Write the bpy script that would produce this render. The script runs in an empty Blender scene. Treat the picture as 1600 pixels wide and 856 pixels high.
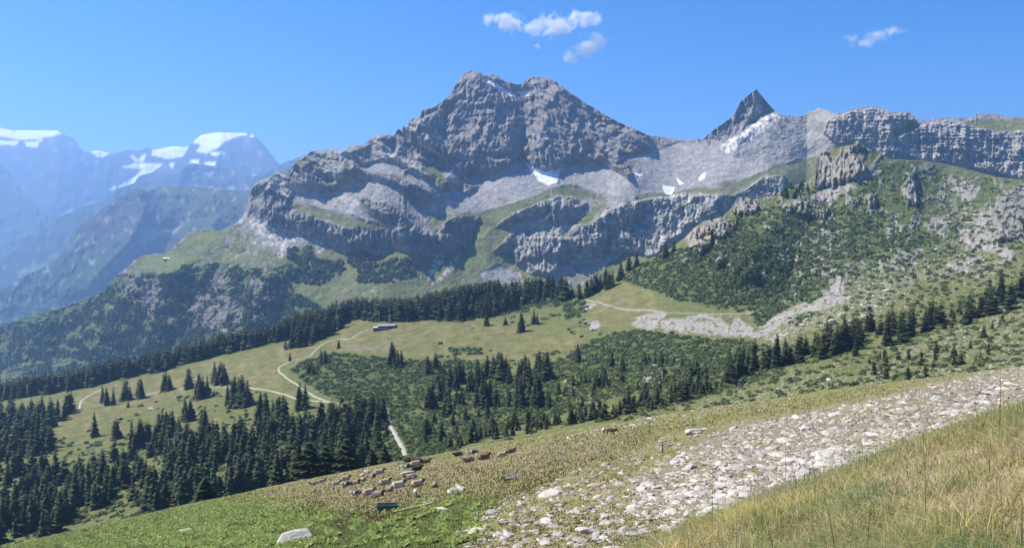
import bpy, math, random
import numpy as np
from mathutils import Vector, Matrix

R = math.radians
SC = bpy.context.scene
COL = SC.collection
rng = np.random.default_rng(7)
random.seed(7)

# ------------------------------------------------------------------ camera
F = 1256.0                      # focal length in photo pixels (1600 wide)
PITCH = math.atan(63 / F)
cam_d = bpy.data.cameras.new('camera')
cam = bpy.data.objects.new('camera', cam_d)
COL.objects.link(cam)
cam.location = (0, 0, 0)
cam.rotation_euler = (math.pi / 2 - PITCH, 0, 0)
cam_d.sensor_width = 36
cam_d.lens = 36 * F / 1600
cam_d.clip_start = 0.1
cam_d.clip_end = 80000
SC.camera = cam

# ------------------------------------------------------------------ light
SUN_EL, SUN_AZ = 54.0, -76.0    # azimuth measured from the view direction, negative = left
world = bpy.data.worlds.new('World')
SC.world = world
world.use_nodes = True
nt = world.node_tree
nt.nodes.clear()
wo = nt.nodes.new('ShaderNodeOutputWorld')
bg = nt.nodes.new('ShaderNodeBackground')
bg.inputs['Strength'].default_value = 0.12
sky = nt.nodes.new('ShaderNodeTexSky')
sky.sky_type = 'NISHITA'
sky.sun_disc = False
sky.sun_elevation = R(SUN_EL)
sky.sun_rotation = R(SUN_AZ)
sky.altitude = 2600
sky.air_density = 1.0
sky.dust_density = 0.15
sky.ozone_density = 4.0
hs = nt.nodes.new('ShaderNodeHueSaturation')
hs.inputs['Saturation'].default_value = 1.36
hs.inputs['Hue'].default_value = 0.504
hs.inputs['Value'].default_value = 0.86
nt.links.new(sky.outputs[0], hs.inputs['Color'])
nt.links.new(hs.outputs[0], bg.inputs['Color'])
nt.links.new(bg.outputs[0], wo.inputs['Surface'])
sd = bpy.data.lights.new('sun', 'SUN')
sd.energy = 4.9
sd.angle = R(0.53)
sd.color = (1.0, 0.94, 0.83)
sun = bpy.data.objects.new('sun', sd)
COL.objects.link(sun)
sdir = Vector((math.sin(R(SUN_AZ)) * math.cos(R(SUN_EL)), math.cos(R(SUN_AZ)) * math.cos(R(SUN_EL)), math.sin(R(SUN_EL))))
sun.rotation_euler = sdir.to_track_quat('Z', 'Y').to_euler()
sun.location = (-200, 100, 300)
SC.view_settings.view_transform = 'Standard'
SC.view_settings.look = 'None'
SC.view_settings.exposure = 0.80
SC.view_settings.gamma = 1
SC.view_settings.use_curve_mapping = False
SC.cycles.max_bounces = 5
SC.cycles.diffuse_bounces = 2
SC.cycles.glossy_bounces = 1
SC.cycles.volume_bounces = 2
SC.cycles.transparent_max_bounces = 4
SC.cycles.use_denoising = True
SC.cycles.volume_step_rate = 0.3

HAZE_DENSITY = 8.0e-5
HAZE_COLOR = (0.34, 0.58, 1.0)
HAZE_ANISO = 0.35

# ------------------------------------------------------------------ noise
def _h(ix, iy, seed):
    h = (ix.astype(np.int64) * 374761393 + iy.astype(np.int64) * 668265263 + seed * 974634777) & 0xFFFFFFFF
    h = ((h ^ (h >> 13)) * 1274126177) & 0xFFFFFFFF
    h = h ^ (h >> 16)
    return h

def perlin(x, y, seed=0):
    x = np.asarray(x, float); y = np.asarray(y, float)
    ix = np.floor(x); iy = np.floor(y)
    fx = x - ix; fy = y - iy
    ux = fx * fx * fx * (fx * (fx * 6 - 15) + 10)
    uy = fy * fy * fy * (fy * (fy * 6 - 15) + 10)
    def g(dx, dy):
        a = _h(ix + dx, iy + dy, seed) * (2 * math.pi / 4294967296.0)
        return np.cos(a) * (fx - dx) + np.sin(a) * (fy - dy)
    n0 = g(0, 0) * (1 - ux) + g(1, 0) * ux
    n1 = g(0, 1) * (1 - ux) + g(1, 1) * ux
    return (n0 * (1 - uy) + n1 * uy) * 1.5

def fbm(x, y, octs=5, seed=0, gain=0.5, lac=2.03):
    s = 0; a = 1.0; t = 0
    for i in range(octs):
        s = s + a * perlin(x, y, seed + i * 17); t += a
        a *= gain; x = x * lac + 3.7; y = y * lac + 1.3
    return s / t

def ridged(x, y, octs=5, seed=0, gain=0.5, lac=2.03):
    s = 0; a = 1.0; t = 0
    for i in range(octs):
        s = s + a * (1 - 2 * np.abs(perlin(x, y, seed + i * 17))); t += a
        a *= gain; x = x * lac + 3.7; y = y * lac + 1.3
    return s / t

def sstep(a, b, x):
    t = np.clip((x - a) / (b - a), 0, 1)
    return t * t * (3 - 2 * t)

def poly_sd(x, y, poly):
    """signed distance, negative inside; only exact near the polygon"""
    P = np.array(poly, float)
    x = np.asarray(x, float); y = np.asarray(y, float)
    out = np.full(x.shape, 60.0)
    m = (x > P[:, 0].min() - 40) & (x < P[:, 0].max() + 40) & (y > P[:, 1].min() - 40) & (y < P[:, 1].max() + 40)
    if not m.any():
        return out
    X = x[m]; Y = y[m]
    d2 = np.full(X.shape, 1e18); ins = np.zeros(X.shape, bool)
    n = len(P)
    for i in range(n):
        ax, ay = P[i]; bx, by = P[(i + 1) % n]
        ex, ey = bx - ax, by - ay
        t = np.clip(((X - ax) * ex + (Y - ay) * ey) / (ex * ex + ey * ey + 1e-9), 0, 1)
        d2 = np.minimum(d2, (X - ax - t * ex) ** 2 + (Y - ay - t * ey) ** 2)
        c = (ay > Y) != (by > Y)
        if ey != 0:
            ins ^= c & (X < ex * (Y - ay) / ey + ax)
    d = np.sqrt(d2)
    out[m] = np.where(ins, -d, d)
    return out

def line_sd(x, y, pts):
    """distance to a polyline and the parameter (0..1) along it, signed side"""
    P = np.array(pts, float)
    x = np.asarray(x, float); y = np.asarray(y, float)
    d2 = np.full(x.shape, 1e18); sg = np.zeros(x.shape); tt = np.zeros(x.shape)
    n = len(P) - 1
    for i in range(n):
        ax, ay = P[i]; bx, by = P[i + 1]
        ex, ey = bx - ax, by - ay
        t = np.clip(((x - ax) * ex + (y - ay) * ey) / (ex * ex + ey * ey + 1e-9), 0, 1)
        dx = x - ax - t * ex; dy = y - ay - t * ey
        q = dx * dx + dy * dy
        m = q < d2
        d2 = np.where(m, q, d2); sg = np.where(m, np.sign(dx * ey - dy * ex), sg); tt = np.where(m, (i + t) / n, tt)
    return np.sqrt(d2), tt, sg

def mask(x, y, poly, w=2.0, amp=4.0, freq=0.08, seed=1):
    sd_ = poly_sd(x, y, poly)
    n = fbm(x * freq, y * freq, 4, seed)
    return sstep(w, -w, sd_ + n * amp * 2)

def ray(px, py):
    """pixel -> (X/Y, Z/Y)"""
    cx = (np.asarray(px, float) - 800) / F; cy = (428 - np.asarray(py, float)) / F
    cp, sp = math.cos(PITCH), math.sin(PITCH)
    Y = cp + cy * sp
    return cx / Y, (cy * cp - sp) / Y

def project(X, Y, Z):
    cp, sp = math.cos(PITCH), math.sin(PITCH)
    d = Y * cp - Z * sp
    return 800 + F * X / d, 428 - F * (Y * sp + Z * cp) / d

def interp(px, pts):
    P = np.array(pts, float)
    return np.interp(px, P[:, 0], P[:, 1])

# ------------------------------------------------------------------ materials
def new_mat(name):
    m = bpy.data.materials.new(name); m.use_nodes = True
    b = m.node_tree.nodes['Principled BSDF']
    b.inputs['Specular IOR Level'].default_value = 0.15
    b.inputs['Roughness'].default_value = 0.9
    return m, m.node_tree, b

def terrain_mat(name, scales, bump, var=0.35, bump_scale=None, rough=0.95):
    """colour attribute 'col' times procedural variation, and bump"""
    m, t, b = new_mat(name)
    a = t.nodes.new('ShaderNodeAttribute'); a.attribute_name = 'col'
    geo = t.nodes.new('ShaderNodeNewGeometry')
    prev = a.outputs['Color']
    for i, s in enumerate(scales):
        n = t.nodes.new('ShaderNodeTexNoise')
        n.inputs['Scale'].default_value = s; n.inputs['Detail'].default_value = 5
        n.inputs['Roughness'].default_value = 0.65
        t.links.new(geo.outputs['Position'], n.inputs['Vector'])
        r = t.nodes.new('ShaderNodeMapRange')
        r.inputs['From Min'].default_value = 0.3; r.inputs['From Max'].default_value = 0.7
        r.inputs['To Min'].default_value = 1 - var; r.inputs['To Max'].default_value = 1 + var
        t.links.new(n.outputs['Fac'], r.inputs['Value'])
        mx = t.nodes.new('ShaderNodeVectorMath'); mx.operation = 'SCALE'
        t.links.new(prev, mx.inputs[0]); t.links.new(r.outputs[0], mx.inputs['Scale'])
        prev = mx.outputs[0]
        if i == 0 and bump > 0:
            n2 = t.nodes.new('ShaderNodeTexNoise')
            n2.inputs['Scale'].default_value = bump_scale or s; n2.inputs['Detail'].default_value = 6
            n2.inputs['Roughness'].default_value = 0.7
            t.links.new(geo.outputs['Position'], n2.inputs['Vector'])
            bp = t.nodes.new('ShaderNodeBump'); bp.inputs['Distance'].default_value = bump; bp.inputs['Strength'].default_value = 1.0
            t.links.new(n2.outputs['Fac'], bp.inputs['Height'])
            t.links.new(bp.outputs[0], b.inputs['Normal'])
    t.links.new(prev, b.inputs['Base Color'])
    b.inputs['Roughness'].default_value = rough
    b.inputs['Specular IOR Level'].default_value = 0.05
    return m

def plain_mat(name, col, scale=3.0, var=0.3, rough=0.85, spec=0.2, bump=0.0, objrand=0.0):
    m, t, b = new_mat(name)
    tc = t.nodes.new('ShaderNodeTexCoord')
    n = t.nodes.new('ShaderNodeTexNoise'); n.inputs['Scale'].default_value = scale; n.inputs['Detail'].default_value = 4
    t.links.new(tc.outputs['Object'], n.inputs['Vector'])
    r = t.nodes.new('ShaderNodeMapRange')
    r.inputs['From Min'].default_value = 0.3; r.inputs['From Max'].default_value = 0.7
    r.inputs['To Min'].default_value = 1 - var; r.inputs['To Max'].default_value = 1 + var
    t.links.new(n.outputs['Fac'], r.inputs['Value'])
    last = r.outputs[0]
    if objrand:
        oi = t.nodes.new('ShaderNodeObjectInfo')
        r2 = t.nodes.new('ShaderNodeMapRange'); r2.inputs['To Min'].default_value = 1 - objrand; r2.inputs['To Max'].default_value = 1 + objrand
        t.links.new(oi.outputs['Random'], r2.inputs['Value'])
        mm = t.nodes.new('ShaderNodeMath'); mm.operation = 'MULTIPLY'
        t.links.new(last, mm.inputs[0]); t.links.new(r2.outputs[0], mm.inputs[1]); last = mm.outputs[0]
    mx = t.nodes.new('ShaderNodeVectorMath'); mx.operation = 'SCALE'
    mx.inputs[0].default_value = col
    t.links.new(last, mx.inputs['Scale'])
    t.links.new(mx.outputs[0], b.inputs['Base Color'])
    if bump:
        bp = t.nodes.new('ShaderNodeBump'); bp.inputs['Distance'].default_value = bump
        t.links.new(n.outputs['Fac'], bp.inputs['Height']); t.links.new(bp.outputs[0], b.inputs['Normal'])
    b.inputs['Roughness'].default_value = rough
    b.inputs['Specular IOR Level'].default_value = spec
    return m

def attr_mat(name, rough=0.9, spec=0.1, scale=2.0, var=0.2, transl=0.0):
    m, t, b = new_mat(name)
    a = t.nodes.new('ShaderNodeAttribute'); a.attribute_name = 'col'
    geo = t.nodes.new('ShaderNodeNewGeometry')
    n = t.nodes.new('ShaderNodeTexNoise'); n.inputs['Scale'].default_value = scale; n.inputs['Detail'].default_value = 3
    t.links.new(geo.outputs['Position'], n.inputs['Vector'])
    r = t.nodes.new('ShaderNodeMapRange'); r.inputs['From Min'].default_value = 0.3; r.inputs['From Max'].default_value = 0.7
    r.inputs['To Min'].default_value = 1 - var; r.inputs['To Max'].default_value = 1 + var
    t.links.new(n.outputs['Fac'], r.inputs['Value'])
    mx = t.nodes.new('ShaderNodeVectorMath'); mx.operation = 'SCALE'
    t.links.new(a.outputs['Color'], mx.inputs[0]); t.links.new(r.outputs[0], mx.inputs['Scale'])
    t.links.new(mx.outputs[0], b.inputs['Base Color'])
    b.inputs['Roughness'].default_value = rough; b.inputs['Specular IOR Level'].default_value = spec
    if transl:
        tr = t.nodes.new('ShaderNodeBsdfTranslucent')
        t.links.new(mx.outputs[0], tr.inputs['Color'])
        ms = t.nodes.new('ShaderNodeMixShader'); ms.inputs[0].default_value = transl
        out = t.nodes['Material Output']
        t.links.new(b.outputs[0], ms.inputs[1]); t.links.new(tr.outputs[0], ms.inputs[2]); t.links.new(ms.outputs[0], out.inputs['Surface'])
    return m

# ------------------------------------------------------------------ mesh helpers
def mesh_np(name, V, faces, col=None, mat=None, smooth=True):
    """V (n,3); faces (m,k) int array; col (n,3) per-vertex colour"""
    me = bpy.data.meshes.new(name)
    V = np.ascontiguousarray(V, np.float32); faces = np.ascontiguousarray(faces, np.int32)
    m, k = faces.shape
    me.vertices.add(len(V)); me.vertices.foreach_set('co', V.ravel())
    me.loops.add(m * k); me.loops.foreach_set('vertex_index', faces.ravel())
    me.polygons.add(m)
    me.polygons.foreach_set('loop_start', np.arange(0, m * k, k, dtype=np.int32))
    me.polygons.foreach_set('loop_total', np.full(m, k, np.int32))
    me.polygons.foreach_set('use_smooth', np.full(m, smooth, bool))
    me.update(calc_edges=True)
    if col is not None:
        a = me.color_attributes.new('col', 'FLOAT_COLOR', 'POINT')
        c = np.ones((len(V), 4), np.float32); c[:, :3] = np.clip(col, 0, 1)
        a.data.foreach_set('color', c.ravel())
    if mat: me.materials.append(mat)
    return me

def link(name, me, parent=None, **props):
    o = bpy.data.objects.new(name, me); COL.objects.link(o)
    if parent: o.parent = parent
    for k, v in props.items(): o[k] = v
    return o

def grid_faces(nr, nc):
    i = np.arange(nr - 1)[:, None] * nc + np.arange(nc - 1)[None, :]
    return np.stack([i, i + 1, i + nc + 1, i + nc], -1).reshape(-1, 4)

def blur(A, k, axis):
    if k < 1: return A
    w = np.exp(-0.5 * (np.arange(-3 * k, 3 * k + 1) / k) ** 2); w /= w.sum()
    pad = [(0, 0), (0, 0)]; pad[axis] = (3 * k, 3 * k)
    B = np.pad(A, pad, mode='edge')
    out = np.zeros_like(A)
    for i, wi in enumerate(w):
        sl = [slice(None), slice(None)]; sl[axis] = slice(i, i + A.shape[axis])
        out += wi * B[tuple(sl)]
    return out

class Sheet:
    """a landform: a surface grid, row 0 = its crest, last row = its foot; closed by a back slope"""
    def __init__(s, px, PY, D):
        s.px = px; s.PY = PY; s.D = D; s.PX = np.broadcast_to(px, PY.shape).copy()
    def world(s):
        u, t = ray(s.PX, s.PY)
        s.X = u * s.D; s.Y = s.D.copy(); s.Z = t * s.D
    def build(s, name, col, mat, back=(0.05, 0.25), drop=900, **props):
        X, Y, Z = s.X, s.Y, s.Z
        rowsX = [X]; rowsY = [Y]; rowsZ = [Z]; C = [col]
        bx = [];
        for f, dz in ((0.012, 0.015), (back[0], 0.06), (back[1], 0.25)):
            bx.append((X[0] * (1 + f), Y[0] * (1 + f), Z[0] - Y[0] * dz))
        for b in bx:
            rowsX.insert(0, b[0][None]); rowsY.insert(0, b[1][None]); rowsZ.insert(0, b[2][None]); C.insert(0, col[:1])
        # foot skirt going down
        rowsX.append(X[-1:]); rowsY.append(Y[-1:]); rowsZ.append(Z[-1:] - drop); C.append(col[-1:])
        X = np.vstack(rowsX); Y = np.vstack(rowsY); Z = np.vstack(rowsZ); C = np.concatenate(C, 0)
        V = np.stack([X, Y, Z], -1).reshape(-1, 3)
        Fc = grid_faces(*X.shape)[:, ::-1]
        me = mesh_np(name, V, Fc, C.reshape(-1, 3), mat, True)
        s.obj = link(name, me, **props)
        return s.obj
    def sample(s, px, py):
        """world point on the surface at picture position (px,py), clamped to the sheet"""
        px = np.atleast_1d(np.asarray(px, float)); py = np.atleast_1d(np.asarray(py, float))
        c = np.clip((px - s.px[0]) / (s.px[1] - s.px[0]), 0, len(s.px) - 1.001)
        ci = c.astype(int); cf = c - ci
        top = s.PY[0, ci] * (1 - cf) + s.PY[0, ci + 1] * cf
        bot = s.PY[-1, ci] * (1 - cf) + s.PY[-1, ci + 1] * cf
        r = np.clip((py - top) / (bot - top) , 0, 0.9999) * (s.PY.shape[0] - 1)
        ri = r.astype(int); rf = r - ri
        out = []
        for A in (s.X, s.Y, s.Z):
            out.append((A[ri, ci] * (1 - cf) + A[ri, ci + 1] * cf) * (1 - rf) + (A[ri + 1, ci] * (1 - cf) + A[ri + 1, ci + 1] * cf) * rf)
        return np.stack(out, -1)

def make_grid(x0, x1, step, top, bot, nr):
    px = np.arange(x0, x1 + step, step)
    yt = interp(px, top); yb = interp(px, bot)
    f = np.linspace(0, 1, nr)[:, None]
    return px, yt[None] * (1 - f) + yb[None] * f

def mixc(C, c, m):
    return C * (1 - m[..., None]) + np.array(c) * m[..., None]

# base colours (linear albedo)
GRASS = (0.135, 0.15, 0.06); GRASS_DRY = (0.17, 0.155, 0.07); ALDER = (0.05, 0.075, 0.03); FORESTG = (0.03, 0.045, 0.022)
ROCK = (0.27, 0.255, 0.245); ROCK_D = (0.20, 0.19, 0.19); LIME = (0.46, 0.43, 0.385); SCREE = (0.33, 0.315, 0.31); SNOW = (0.85, 0.87, 0.9)
PALE = (0.40, 0.38, 0.34); BEIGE = (0.34, 0.29, 0.22)

# ================================================================== MAIN MASSIF
SKY = [(-120, 545), (0, 511), (32, 500), (50, 492), (100, 480), (160, 457), (170, 446), (182, 430), (195, 421), (210, 407), (225, 399), (260, 396), (272, 385), (295, 365),
 (315, 359), (345, 361), (357, 355), (375, 345), (385, 325), (390, 300), (400, 285), (417, 279), (437, 268), (450, 271), (460, 256), (485, 238), (520, 234), (535, 236), (547, 229), (570, 227),
 (580, 217), (591, 212), (615, 213), (619, 208), (622, 202), (627, 206), (630, 198), (632, 197), (635, 201), (639, 192), (644, 187), (650, 185), (657, 184), (658.5, 173), (665, 172), (675, 170),
 (692, 160), (705, 147), (715, 129), (725, 116), (737, 112), (750, 113), (757, 121), (767, 117), (777, 119), (787, 127), (807, 134), (815, 132), (825, 124), (832, 121), (855, 122), (870, 130),
 (890, 145), (915, 162), (940, 177), (965, 191), (987, 200), (1012, 212), (1045, 216), (1070, 220), (1100, 218), (1115, 204), (1143, 185), (1150, 175), (1157, 160), (1170, 149), (1177, 144), (1182, 141),
 (1187, 146), (1198, 161), (1210, 173), (1217, 180), (1236, 182), (1249, 184), (1263, 177), (1280, 170), (1292, 173), (1304, 178), (1318, 177), (1335, 170), (1363, 167), (1380, 170), (1394, 177), (1418, 175),
 (1431, 184), (1435, 190), (1456, 187), (1469, 185), (1507, 185), (1522, 185), (1524, 178), (1555, 179), (1586, 184), (1600, 185), (1760, 190)]
BOT = [(-120, 690), (0, 680), (120, 650), (250, 620), (400, 570), (600, 530), (800, 500), (950, 470), (1050, 430), (1120, 380), (1200, 330), (1260, 300), (1300, 250), (1400, 270), (1500, 295), (1760, 320)]
px, PY = make_grid(-120, 1760, 1.3, SKY, BOT, 330)
_j = (1.6 * ridged(px / 16, px * 0, 4, 301, 0.6) + 0.8 * fbm(px / 3, px * 0, 2, 305)) * np.interp(px, [0, 400, 620, 760, 1000, 1100, 1250, 1450], [1.0, .5, 1.3, 1.6, .6, .9, 1.1, .7])
PY = PY - _j[None] * np.linspace(1, 0, 330)[:, None] ** 6
PX = np.broadcast_to(px, PY.shape)
# domain warp so that painted outlines are natural
WX = PX + 5 * fbm(PX / 22, PY / 22, 4, 3) ; WY = PY + 4 * fbm(PX / 22, PY / 22, 4, 9)
def mk(poly, w=1.2, s=1): return sstep(w, -w, poly_sd(WX, WY, poly))

cliffL = [(390, 312), (391, 296), (400, 284), (417, 296), (450, 312), (450, 325), (485, 337), (510, 347), (540, 355), (565, 357), (600, 362), (608, 350), (560, 312), (555, 306), (615, 320), (630, 335), (650, 352), (672, 362), (685, 366), (695, 347),
 (712, 337), (750, 338), (742, 360), (732, 375), (725, 387), (700, 400), (677, 407), (650, 397), (620, 390), (592, 402), (565, 391), (545, 397), (525, 390), (500, 372), (457, 365), (415, 357), (392, 332)]
cliffB = [(770, 392), (800, 365), (825, 350), (850, 343), (862, 330), (840, 335), (800, 350), (775, 356), (800, 335), (835, 318), (860, 310), (875, 306), (897, 307), (918, 320), (900, 335), (885, 350), (925, 350), (940, 325), (985, 315), (1040, 308), (1060, 300), (1100, 300), (1100, 350),
 (1060, 380), (1010, 400), (985, 395), (950, 395), (930, 400), (905, 405), (885, 418), (860, 430), (830, 428), (808, 415), (800, 390)]
cliffC = [(1050, 303), (1100, 303), (1140, 305), (1165, 298), (1190, 278), (1198, 276), (1225, 275), (1230, 300), (1190, 318), (1140, 345), (1090, 362), (1050, 388), (1010, 402), (1020, 380), (1045, 345)]
plateau = [(1297, 183), (1318, 180), (1335, 172), (1363, 169), (1380, 172), (1394, 179), (1418, 177), (1431, 187), (1410, 200), (1394, 204), (1400, 215), (1449, 194), (1480, 188), (1531, 200), (1560, 207), (1600, 204), (1760, 206), (1760, 300), (1600, 282), (1559, 272), (1490, 256), (1394, 250), (1360, 232), (1311, 226), (1285, 208)]
turm = [(1095, 217), (1143, 184), (1150, 172), (1170, 147), (1182, 139), (1198, 158), (1215, 175), (1172, 200), (1135, 222), (1110, 225)]
peak = [(655, 172), (692, 157), (705, 142), (725, 112), (737, 108), (757, 118), (807, 130), (832, 117), (860, 120), (900, 150), (1012, 210), (1020, 235), (1000, 236), (987, 241), (967, 240), (975, 250), (990, 272), (982, 281), (965, 272), (950, 260), (925, 256), (900, 255), (875, 265),
 (845, 270), (830, 262), (817, 250), (792, 265), (775, 272), (757, 280), (745, 275), (720, 265), (700, 260), (680, 250), (660, 240), (640, 215), (620, 204)]
leftrock = [(390, 300), (437, 268), (485, 236), (547, 227), (591, 210), (622, 200), (660, 184), (690, 215), (700, 255), (745, 276), (700, 295), (678, 318), (640, 305), (600, 285), (560, 270), (535, 290), (520, 302), (470, 292), (450, 312), (417, 296)]
dk = [[(470, 258), (490, 250), (505, 262), (525, 275), (532, 297), (515, 303), (485, 290), (472, 275)], [(488, 240), (520, 236), (540, 238), (535, 252), (500, 247)], [(588, 217), (615, 215), (625, 225), (633, 239), (605, 238), (590, 233)],
      [(540, 248), (560, 258), (585, 277), (575, 283), (550, 272)], [(615, 272), (640, 285), (672, 303), (678, 313), (658, 318), (640, 305), (620, 290)], [(690, 285), (712, 283), (748, 290), (728, 305), (712, 294), (695, 300)],
      [(360, 362), (372, 372), (380, 392), (372, 396), (352, 385), (350, 372)]]
screes = [[(665, 332), (685, 310), (710, 293), (725, 305), (747, 292), (757, 281), (792, 265), (815, 251), (845, 273), (870, 288), (850, 300), (830, 308), (780, 322), (750, 332), (700, 335)],
 [(875, 267), (900, 256), (950, 261), (985, 283), (1000, 275), (1000, 238), (1020, 237), (1060, 222), (1110, 226), (1130, 240), (1160, 250), (1200, 262), (1170, 275), (1100, 290), (1060, 298), (1000, 302), (960, 307), (930, 300), (900, 286), (870, 290)],
 [(470, 290), (500, 303), (530, 302), (550, 306), (590, 345), (575, 342), (540, 330), (510, 327), (475, 312)],
 [(575, 280), (600, 285), (640, 306), (662, 320), (668, 330), (662, 350), (640, 330), (615, 312), (590, 300)], [(628, 268), (655, 272), (690, 300), (685, 310), (672, 305)],
 [(847, 437), (875, 415), (910, 405), (970, 398), (950, 412), (907, 446), (865, 446)], [(750, 427), (777, 415), (812, 425), (815, 440), (775, 444), (755, 438)],
 [(585, 268), (560, 262), (600, 250), (640, 262), (625, 272)]]
pales = [[(1125, 228), (1150, 212), (1180, 195), (1205, 179), (1222, 181), (1195, 205), (1160, 228), (1135, 240)], [(415, 292), (440, 285), (470, 292), (478, 312), (450, 308)], [(598, 236), (625, 240), (660, 258), (650, 265), (610, 250)],
  [(705, 234), (745, 255), (740, 258), (710, 243)], [(365, 352), (390, 328), (412, 345), (460, 362), (472, 372), (440, 402), (432, 400), (440, 385), (400, 385), (380, 370)], [(487, 378), (505, 376), (510, 388), (495, 398)],
  [(1045, 362), (1060, 345), (1080, 335), (1058, 365)], [(680, 400), (695, 400), (690, 415), (668, 440), (672, 425)], [(750, 345), (700, 405), (705, 420), (720, 405), (735, 385), (742, 370)]]
pales[-1] = [(742, 365), (748, 352), (720, 395), (705, 425), (680, 445), (665, 452), (690, 430), (712, 400)]
snow = [[(755, 124), (765, 125), (790, 139), (803, 148), (799, 151), (775, 137)], [(808, 143), (827, 143), (826, 150), (814, 149)], [(814, 245), (830, 260), (850, 270), (876, 264), (870, 285), (855, 290), (846, 285), (833, 272)],
 [(847, 212), (859, 212), (857, 217), (849, 217)], [(1035, 290), (1055, 293), (1048, 305), (1039, 303)], [(1056, 278), (1069, 287), (1062, 290)], [(1091, 279), (1098, 271), (1103, 269), (1100, 279), (1094, 284)], [(990, 269), (1003, 272), (999, 277)],
 [(838, 278), (848, 284), (842, 284)]]
grass = [[(450, 311), (485, 322), (540, 338), (600, 355), (604, 364), (565, 357), (540, 355), (485, 337), (450, 325)], [(672, 362), (668, 345), (700, 333), (760, 330), (830, 308), (860, 295), (885, 290), (920, 298), (935, 306), (905, 312), (897, 308), (870, 306), (835, 318), (775, 352), (740, 372), (742, 342), (712, 337), (690, 350)],
 [(757, 283), (768, 300), (770, 325), (744, 332)], [(930, 345), (945, 328), (990, 316), (1000, 303), (1015, 298), (1040, 305), (985, 315), (940, 325)], [(980, 305), (1010, 296), (1050, 300), (1130, 292), (1190, 270), (1230, 262), (1240, 275), (1198, 275), (1150, 300), (1040, 307)],
 [(885, 352), (935, 325), (925, 350), (900, 368), (880, 372)], 
 [(1394, 206), (1410, 200), (1420, 192), (1440, 195), (1400, 218)], [(1500, 188), (1600, 186), (1760, 192), (1760, 206), (1600, 205), (1550, 208)], [(1200, 262), (1270, 245), (1330, 240), (1330, 300), (1200, 300), (1190, 275)],
 [(660, 250), (690, 265), (705, 300), (680, 290)]]
basin = [(-150, 900), (-150, 500), (150, 455), (300, 360), (365, 345), (400, 385), (430, 400), (500, 375), (525, 390), (545, 397), (565, 391), (592, 402), (620, 390), (650, 397), (677, 407), (700, 400), (730, 385), (745, 355), (790, 350), (800, 365), (770, 392), (800, 395), (808, 415), (860, 430), (905, 405), (985, 395), (1050, 388), (1100, 360), (1200, 320), (1300, 300), (1300, 900)]

m_cliff = np.clip(mk(cliffL) + mk(cliffB) + mk(cliffC) + mk(plateau) + mk(turm), 0, 1)
m_peak = mk(peak); m_left = mk(leftrock)
m_dk = 0
for p in dk: m_dk = np.maximum(m_dk, mk(p))
m_scree = 0
for p in screes: m_scree = np.maximum(m_scree, mk(p, 2))
m_pale = 0
for p in pales: m_pale = np.maximum(m_pale, mk(p, 1.5))
m_snow = 0
WX2 = PX + 1.5 * fbm(PX / 9, PY / 9, 3, 33); WY2 = PY + 1.2 * fbm(PX / 9, PY / 9, 3, 39)
for p in snow: m_snow = np.maximum(m_snow, sstep(0.8, -0.8, poly_sd(WX2, WY2, p)))
m_grass = 0
for p in grass: m_grass = np.maximum(m_grass, mk(p, 2.5))
m_basin = mk(basin, 3)
m_spur = sstep(520, 380, PX + 0.55 * (PY - 450)) * sstep(385, 430, PY) # steep wooded flank on the left

# slope angle along the view direction
A = np.full(PX.shape, 40.0)
def setA(m, v):
    global A
    A = A * (1 - m) + v * m
setA(m_left, 46); setA(m_peak, 51); setA(m_basin, 30); setA(m_spur, 50)
setA(m_grass, 33); setA(m_scree, 33); setA(m_cliff, 63); setA(mk(cliffB), 55); setA(mk(cliffC), 58); setA(mk(cliffL), 77); setA(m_dk, 74)
setA(mk([(1265, 177), (1100, 230), (1190, 270), (1300, 230), (1290, 182)]) * (1 - mk(turm)), 45)
setA(mk([(240, 410), (350, 420), (460, 440), (480, 500), (400, 540), (280, 540), (230, 470)], 8), 62)
setA(mk([(205, 412), (225, 402), (300, 395), (310, 405), (270, 425), (215, 425)], 3), 22)
setA(mk([(290, 372), (315, 360), (345, 362), (350, 375), (320, 390), (285, 388)], 3), 22)
D0 = interp(px, [(-120, 2700), (0, 2500), (250, 2150), (450, 1950), (600, 1900), (800, 2000), (1000, 2100), (1200, 2300), (1300, 2450), (1500, 2350), (1760, 2200)])
_, T = ray(PX, PY)
tanA = np.tan(np.radians(A))
g_px = 1 / F / np.maximum(tanA - T, 0.12)                 # d ln(distance) per picture row going up
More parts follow.
